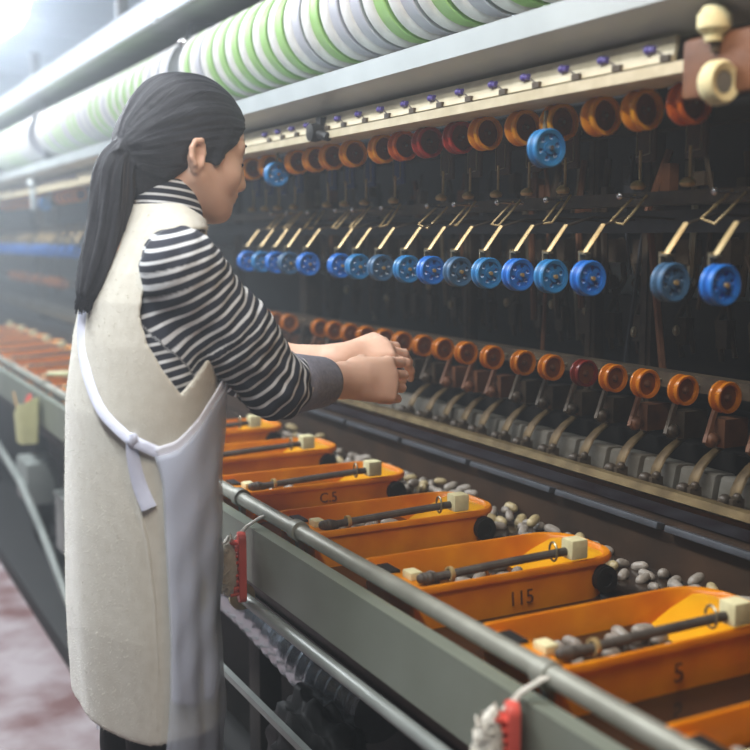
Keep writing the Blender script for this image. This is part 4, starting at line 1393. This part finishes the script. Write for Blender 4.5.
def dress(X, Y, Z):
    cx, a, b_ = prof(Z)
    # gentle folds running down the skirt
    fold = 1 + .022 * np.clip((1.0 - Z) / .4, 0, 1) * np.sin(np.arctan2((Y - YW) / .19, (X - cx) / .12) * 7 + Z * 3)
    x, y = (X - cx) / (a * fold), (Y - YW) / (b_ * fold)
    k0 = np.sqrt(x * x + y * y) + 1e-6
    k1 = np.sqrt((x / a) ** 2 + (y / b_) ** 2) + 1e-6
    d = k0 * (k0 - 1) / k1
    d = np.abs(d + .005) - .005
    # hem, rounded corner at the back
    d = np.maximum(d, (.535 + .004 * np.sin(X * 60)) - Z)
    # neck opening, deeper at the front
    d = np.maximum(d, Z - 1.300 + .55 * np.clip(X - .50, 0, 1))
    return d


Df.add(dress, Df.lo, Df.lo + .003 * Df.n, 0)
for y0, y1 in ((1.36, 1.585), (1.70, 1.92)):
    Df.cut(lambda X, Y, Z: np.maximum(polysdf(X, Z, ARM), np.maximum(y0 - Y, Y - y1)), (.30, y0, .95), (.66, y1, 1.33), .003)
fleece, _ = Df.mesh('fleece_tabard', 'fleece', person, 2)
tag(fleece, 'cream fleece sleeveless tabard')
FV = _
b = MB(); rf = random.Random(8)
for i in rf.sample(range(len(FV)), min(26000, len(FV))):
    p = FV[i]; cx, a, b_ = prof(p[2])
    n_ = Vector(((p[0] - cx) / a ** 2, (p[1] - YW) / b_ ** 2, rf.uniform(-3, 1.5) - (9 if p[2] < .54 else 0))).normalized()
    s_ = Vector((rf.uniform(-1, 1), rf.uniform(-1, 1), rf.uniform(-1, 1))).normalized() * .0005
    q = Vector(p); L_ = rf.uniform(.0015, .0032)
    b.add([q - s_, q + s_, q + n_ * L_ + s_ * rf.uniform(-4, 4)], [(0, 1, 2)])
tag(b.build('fleece_pile', 'fleece', fleece, smooth=False), kind='stuff')
SEAM = []
for x, z in ((.403, .89), (.412, .83), (.418, .746), (.420, .659), (.418, .56)):
    cx, a, b_ = prof(z); SEAM.append((x, YW - b_ * math.sqrt(max(0, 1 - ((x - cx) / a) ** 2)), z))
b = MB(); b.tube([(x, y - .0015, z) for x, y, z in SEAM], .0032, 6); b.build('side_seam', 'fleece', fleece)
del Df


# ---- white apron: inner cloth and clear outer film, both wrapping round the front
def wrap(name, m, off, zbot, edge, top, thick, parent, nu=80, nv=70, ruf=.004):
    """edge(z) -> x of the side edge on the near side; top(x) -> z of the upper edge"""
    grid = []
    for i in range(nu + 1):
        u = -1 + 2 * i / nu
        row = []
        zb = zbot(u)
        zt = 1.10
        for _ in range(6):
            cx, a, b_ = prof(zt); ce = max(-1, min(1, (edge(zt) - cx) / (a + off)))
            th = u * math.acos(ce); zt = top(cx + (a + off) * math.cos(th), u)
        for j in range(nv + 1):
            z = zb + (zt - zb) * j / nv
            zz = max(z, .50)
            cx, a, b_ = prof(zz)
            ce = max(-1, min(1, (edge(z) - cx) / (a + off)))
            th = u * math.acos(ce)
            fall = max(0, min(1, (1.0 - z) / .4))
            w_ = ruf * (math.sin(th * 7 + z * .8) + .5 * math.sin(th * 17 - z * 1.3)) * fall + .0016 * math.sin(z * 30 + th * 5) + .0010 * math.sin(z * 61 - th * 9)
            edgeflare = .006 * fall * abs(u) ** 8
            row.append((cx - .004 * fall + (a - .006 * fall + off + w_) * math.cos(th), YW + (b_ + off + w_ + edgeflare) * math.sin(th), z))
        grid.append(row)
    vs = [p for r in grid for p in r]
    fs = [(i * (nv + 1) + j, (i + 1) * (nv + 1) + j, (i + 1) * (nv + 1) + j + 1, i * (nv + 1) + j + 1) for i in range(nu) for j in range(nv)]
    b = MB(); b.add(vs, fs)
    o = b.build(name, m, parent, loc=-person.location if parent is person else None, sharp=80)
    md = o.modifiers.new('thickness', 'SOLIDIFY'); md.thickness = thick; md.offset = 1
    return o


def edge_x(z):
    return float(np.interp(z, [.40, .53, .615, .69, .80, .918, .962, 1.2], [.428, .430, .436, .438, .436, .434, .424, .424]))


def top_z(x, u=0):
    return float(np.interp(x, [.42, .452, .488, .521, .555, .585], [.964, .973, 1.000, 1.036, 1.066, 1.17]))


apron = wrap('apron_cloth', 'cloth', .006, lambda u: .578 + .030 * abs(u) ** 4, edge_x, top_z, .0012, person)
tag(apron, 'white apron cloth')
film = wrap('apron_film', 'film', .0115, lambda u: .40, lambda z: edge_x(z) - .004, lambda x, u=0: top_z(x) - .012, .0008, person, ruf=.006)
tag(film, 'clear plastic outer layer of the apron')


def ribbon(pts, w, name, parent, nrm=(0, -1, 0)):
    pts = [Vector(p) for p in pts]
    # resample smoothly
    out = []
    for i in range(len(pts) - 1):
        p0, p1, p2, p3 = pts[max(i - 1, 0)], pts[i], pts[i + 1], pts[min(i + 2, len(pts) - 1)]
        for t in [k / 8 for k in range(8)]:
            out.append(.5 * (2 * p1 + (p2 - p0) * t + (2 * p0 - 5 * p1 + 4 * p2 - p3) * t * t + (3 * p1 - p0 - 3 * p2 + p3) * t ** 3))
    out.append(pts[-1])
    b = MB(); n = len(out)
    b.tube(out, [w[0] + (w[1] - w[0]) * i / (n - 1) for i in range(n)], 10, flat=.22, up=nrm)
    return b.build(name, 'strap', parent, loc=-person.location if parent is person else None, sharp=80)


sp = [(.458, 1.562, 1.277), (.424, 1.602, 1.244), (.392, 1.630, 1.198), (.373, 1.630, 1.152), (.364, 1.607, 1.094), (.362, 1.561, 1.048), (.369, 1.520, 1.010), (.388, 1.485, .983), (.398, 1.474, .974)]
ribbon(sp, (.0058, .0078), 'neck_strap', apron, (-.75, -.65, 0)).location = (0, 0, 0)
ribbon([(.398, 1.472, .974), (.410, 1.462, .967), (.428, 1.452, .958)], (.008, .008), 'tie_strap', apron, (0, -1, 0))
ribbon([(.398, 1.472, .978), (.398, 1.474, .955), (.404, 1.468, .915), (.414, 1.456, .880)], (.0075, .0110), 'strap_tail', apron, (-.3, -1, 0))
b = MB(); b.ball((.399, 1.472, .975), .0085, (1, .9, 1.2), nu=12, nv=9, fn=lambda q: q * (1 + .12 * math.sin(q.x * 500 + q.z * 400))); b.build('knot', 'strap', apron)
# ---- trousers and shoes
for sy in (-1, 1):
    pass
Tf = Field((.34, 1.45, .05), (.60, 1.83, .86), .004)
Tf.ell((.465, YW, .79), (.100, .158, .10), k=.02)
for sy in (-1, 1):
    Tf.cap((.465, YW + sy * .078, .74), .082, (.474, YW + sy * .080, .42), .068, .03)
    Tf.cap((.474, YW + sy * .080, .42), .067, (.464, YW + sy * .080, .10), .055, .03)
trou, _ = Tf.mesh('trousers', 'trouser', person, 2)
for sy in (-1, 1):
    b = MB()
    rings = []
    for z, g in ((.0, .0), (.02, .004), (.045, .0), (.07, -.012), (.09, -.02)):
        rings.append([Vector((.505 + (x - .02) * (1 if z < .05 else .8) - (0 if z < .05 else .02), YW + sy * .082 + y, z)) for x, y in outline(-.105 - g, .135 + g - max(0, z - .03) * 1.4, .044 + g, .04, .042)])
    b.rings(rings, True); b.build('shoe', 'trouser', person, loc=-person.location, bevel=0)
# ------------------------------------------------------------------ haze, camera, view
w = bpy.data.worlds.new('mill_air'); scene.world = w; w.use_nodes = True
nt = w.node_tree
nt.nodes['Background'].inputs['Color'].default_value = (0, 0, 0, 1)
nt.nodes['Background'].inputs['Strength'].default_value = 0
vs = nt.nodes.new('ShaderNodeVolumeScatter')
vs.inputs['Color'].default_value = (.86, .94, 1, 1)
geo = nt.nodes.new('ShaderNodeNewGeometry'); sx = nt.nodes.new('ShaderNodeSeparateXYZ')
mr = nt.nodes.new('ShaderNodeMapRange'); mr.interpolation_type = 'SMOOTHSTEP'
for k_, v_ in zip((1, 2, 3, 4), HAZE): mr.inputs[k_].default_value = v_
nt.links.new(geo.outputs['Position'], sx.inputs[0]); nt.links.new(sx.outputs['Y'], mr.inputs[0]); mz = nt.nodes.new('ShaderNodeMapRange')
for k_, v_ in zip((1, 2, 3, 4), (.30, 1.05, .06, 1.0)): mz.inputs[k_].default_value = v_
mm = nt.nodes.new('ShaderNodeMath'); mm.operation = 'MULTIPLY'
nt.links.new(sx.outputs['Z'], mz.inputs[0]); nt.links.new(mr.outputs[0], mm.inputs[0]); nt.links.new(mz.outputs[0], mm.inputs[1])
nt.links.new(mm.outputs[0], vs.inputs['Density'])
w.cycles.volume_step_size = .6
vs.inputs['Anisotropy'].default_value = .5
nt.links.new(vs.outputs['Volume'], nt.nodes['World Output'].inputs['Volume'])

cd = bpy.data.cameras.new('camera'); cam = bpy.data.objects.new('camera', cd); COL.objects.link(cam)
cd.sensor_width = 36; cd.lens = 1100 / 750 * 36; cd.clip_start = .02; cd.clip_end = 60
cam.location = (0, 0, 1.25)
yaw, pitch = math.radians(27.7415), math.radians(7.0994)
cam.rotation_euler = (PI / 2 - pitch, 0, -yaw)
cd.dof.use_dof = True; cd.dof.focus_distance = 1.82; cd.dof.aperture_fstop = 2.9
scene.camera = cam
vw = scene.view_settings
vw.view_transform = 'Standard'; vw.look = 'None'; vw.gamma = 1; vw.use_curve_mapping = False; vw.exposure = EXPO
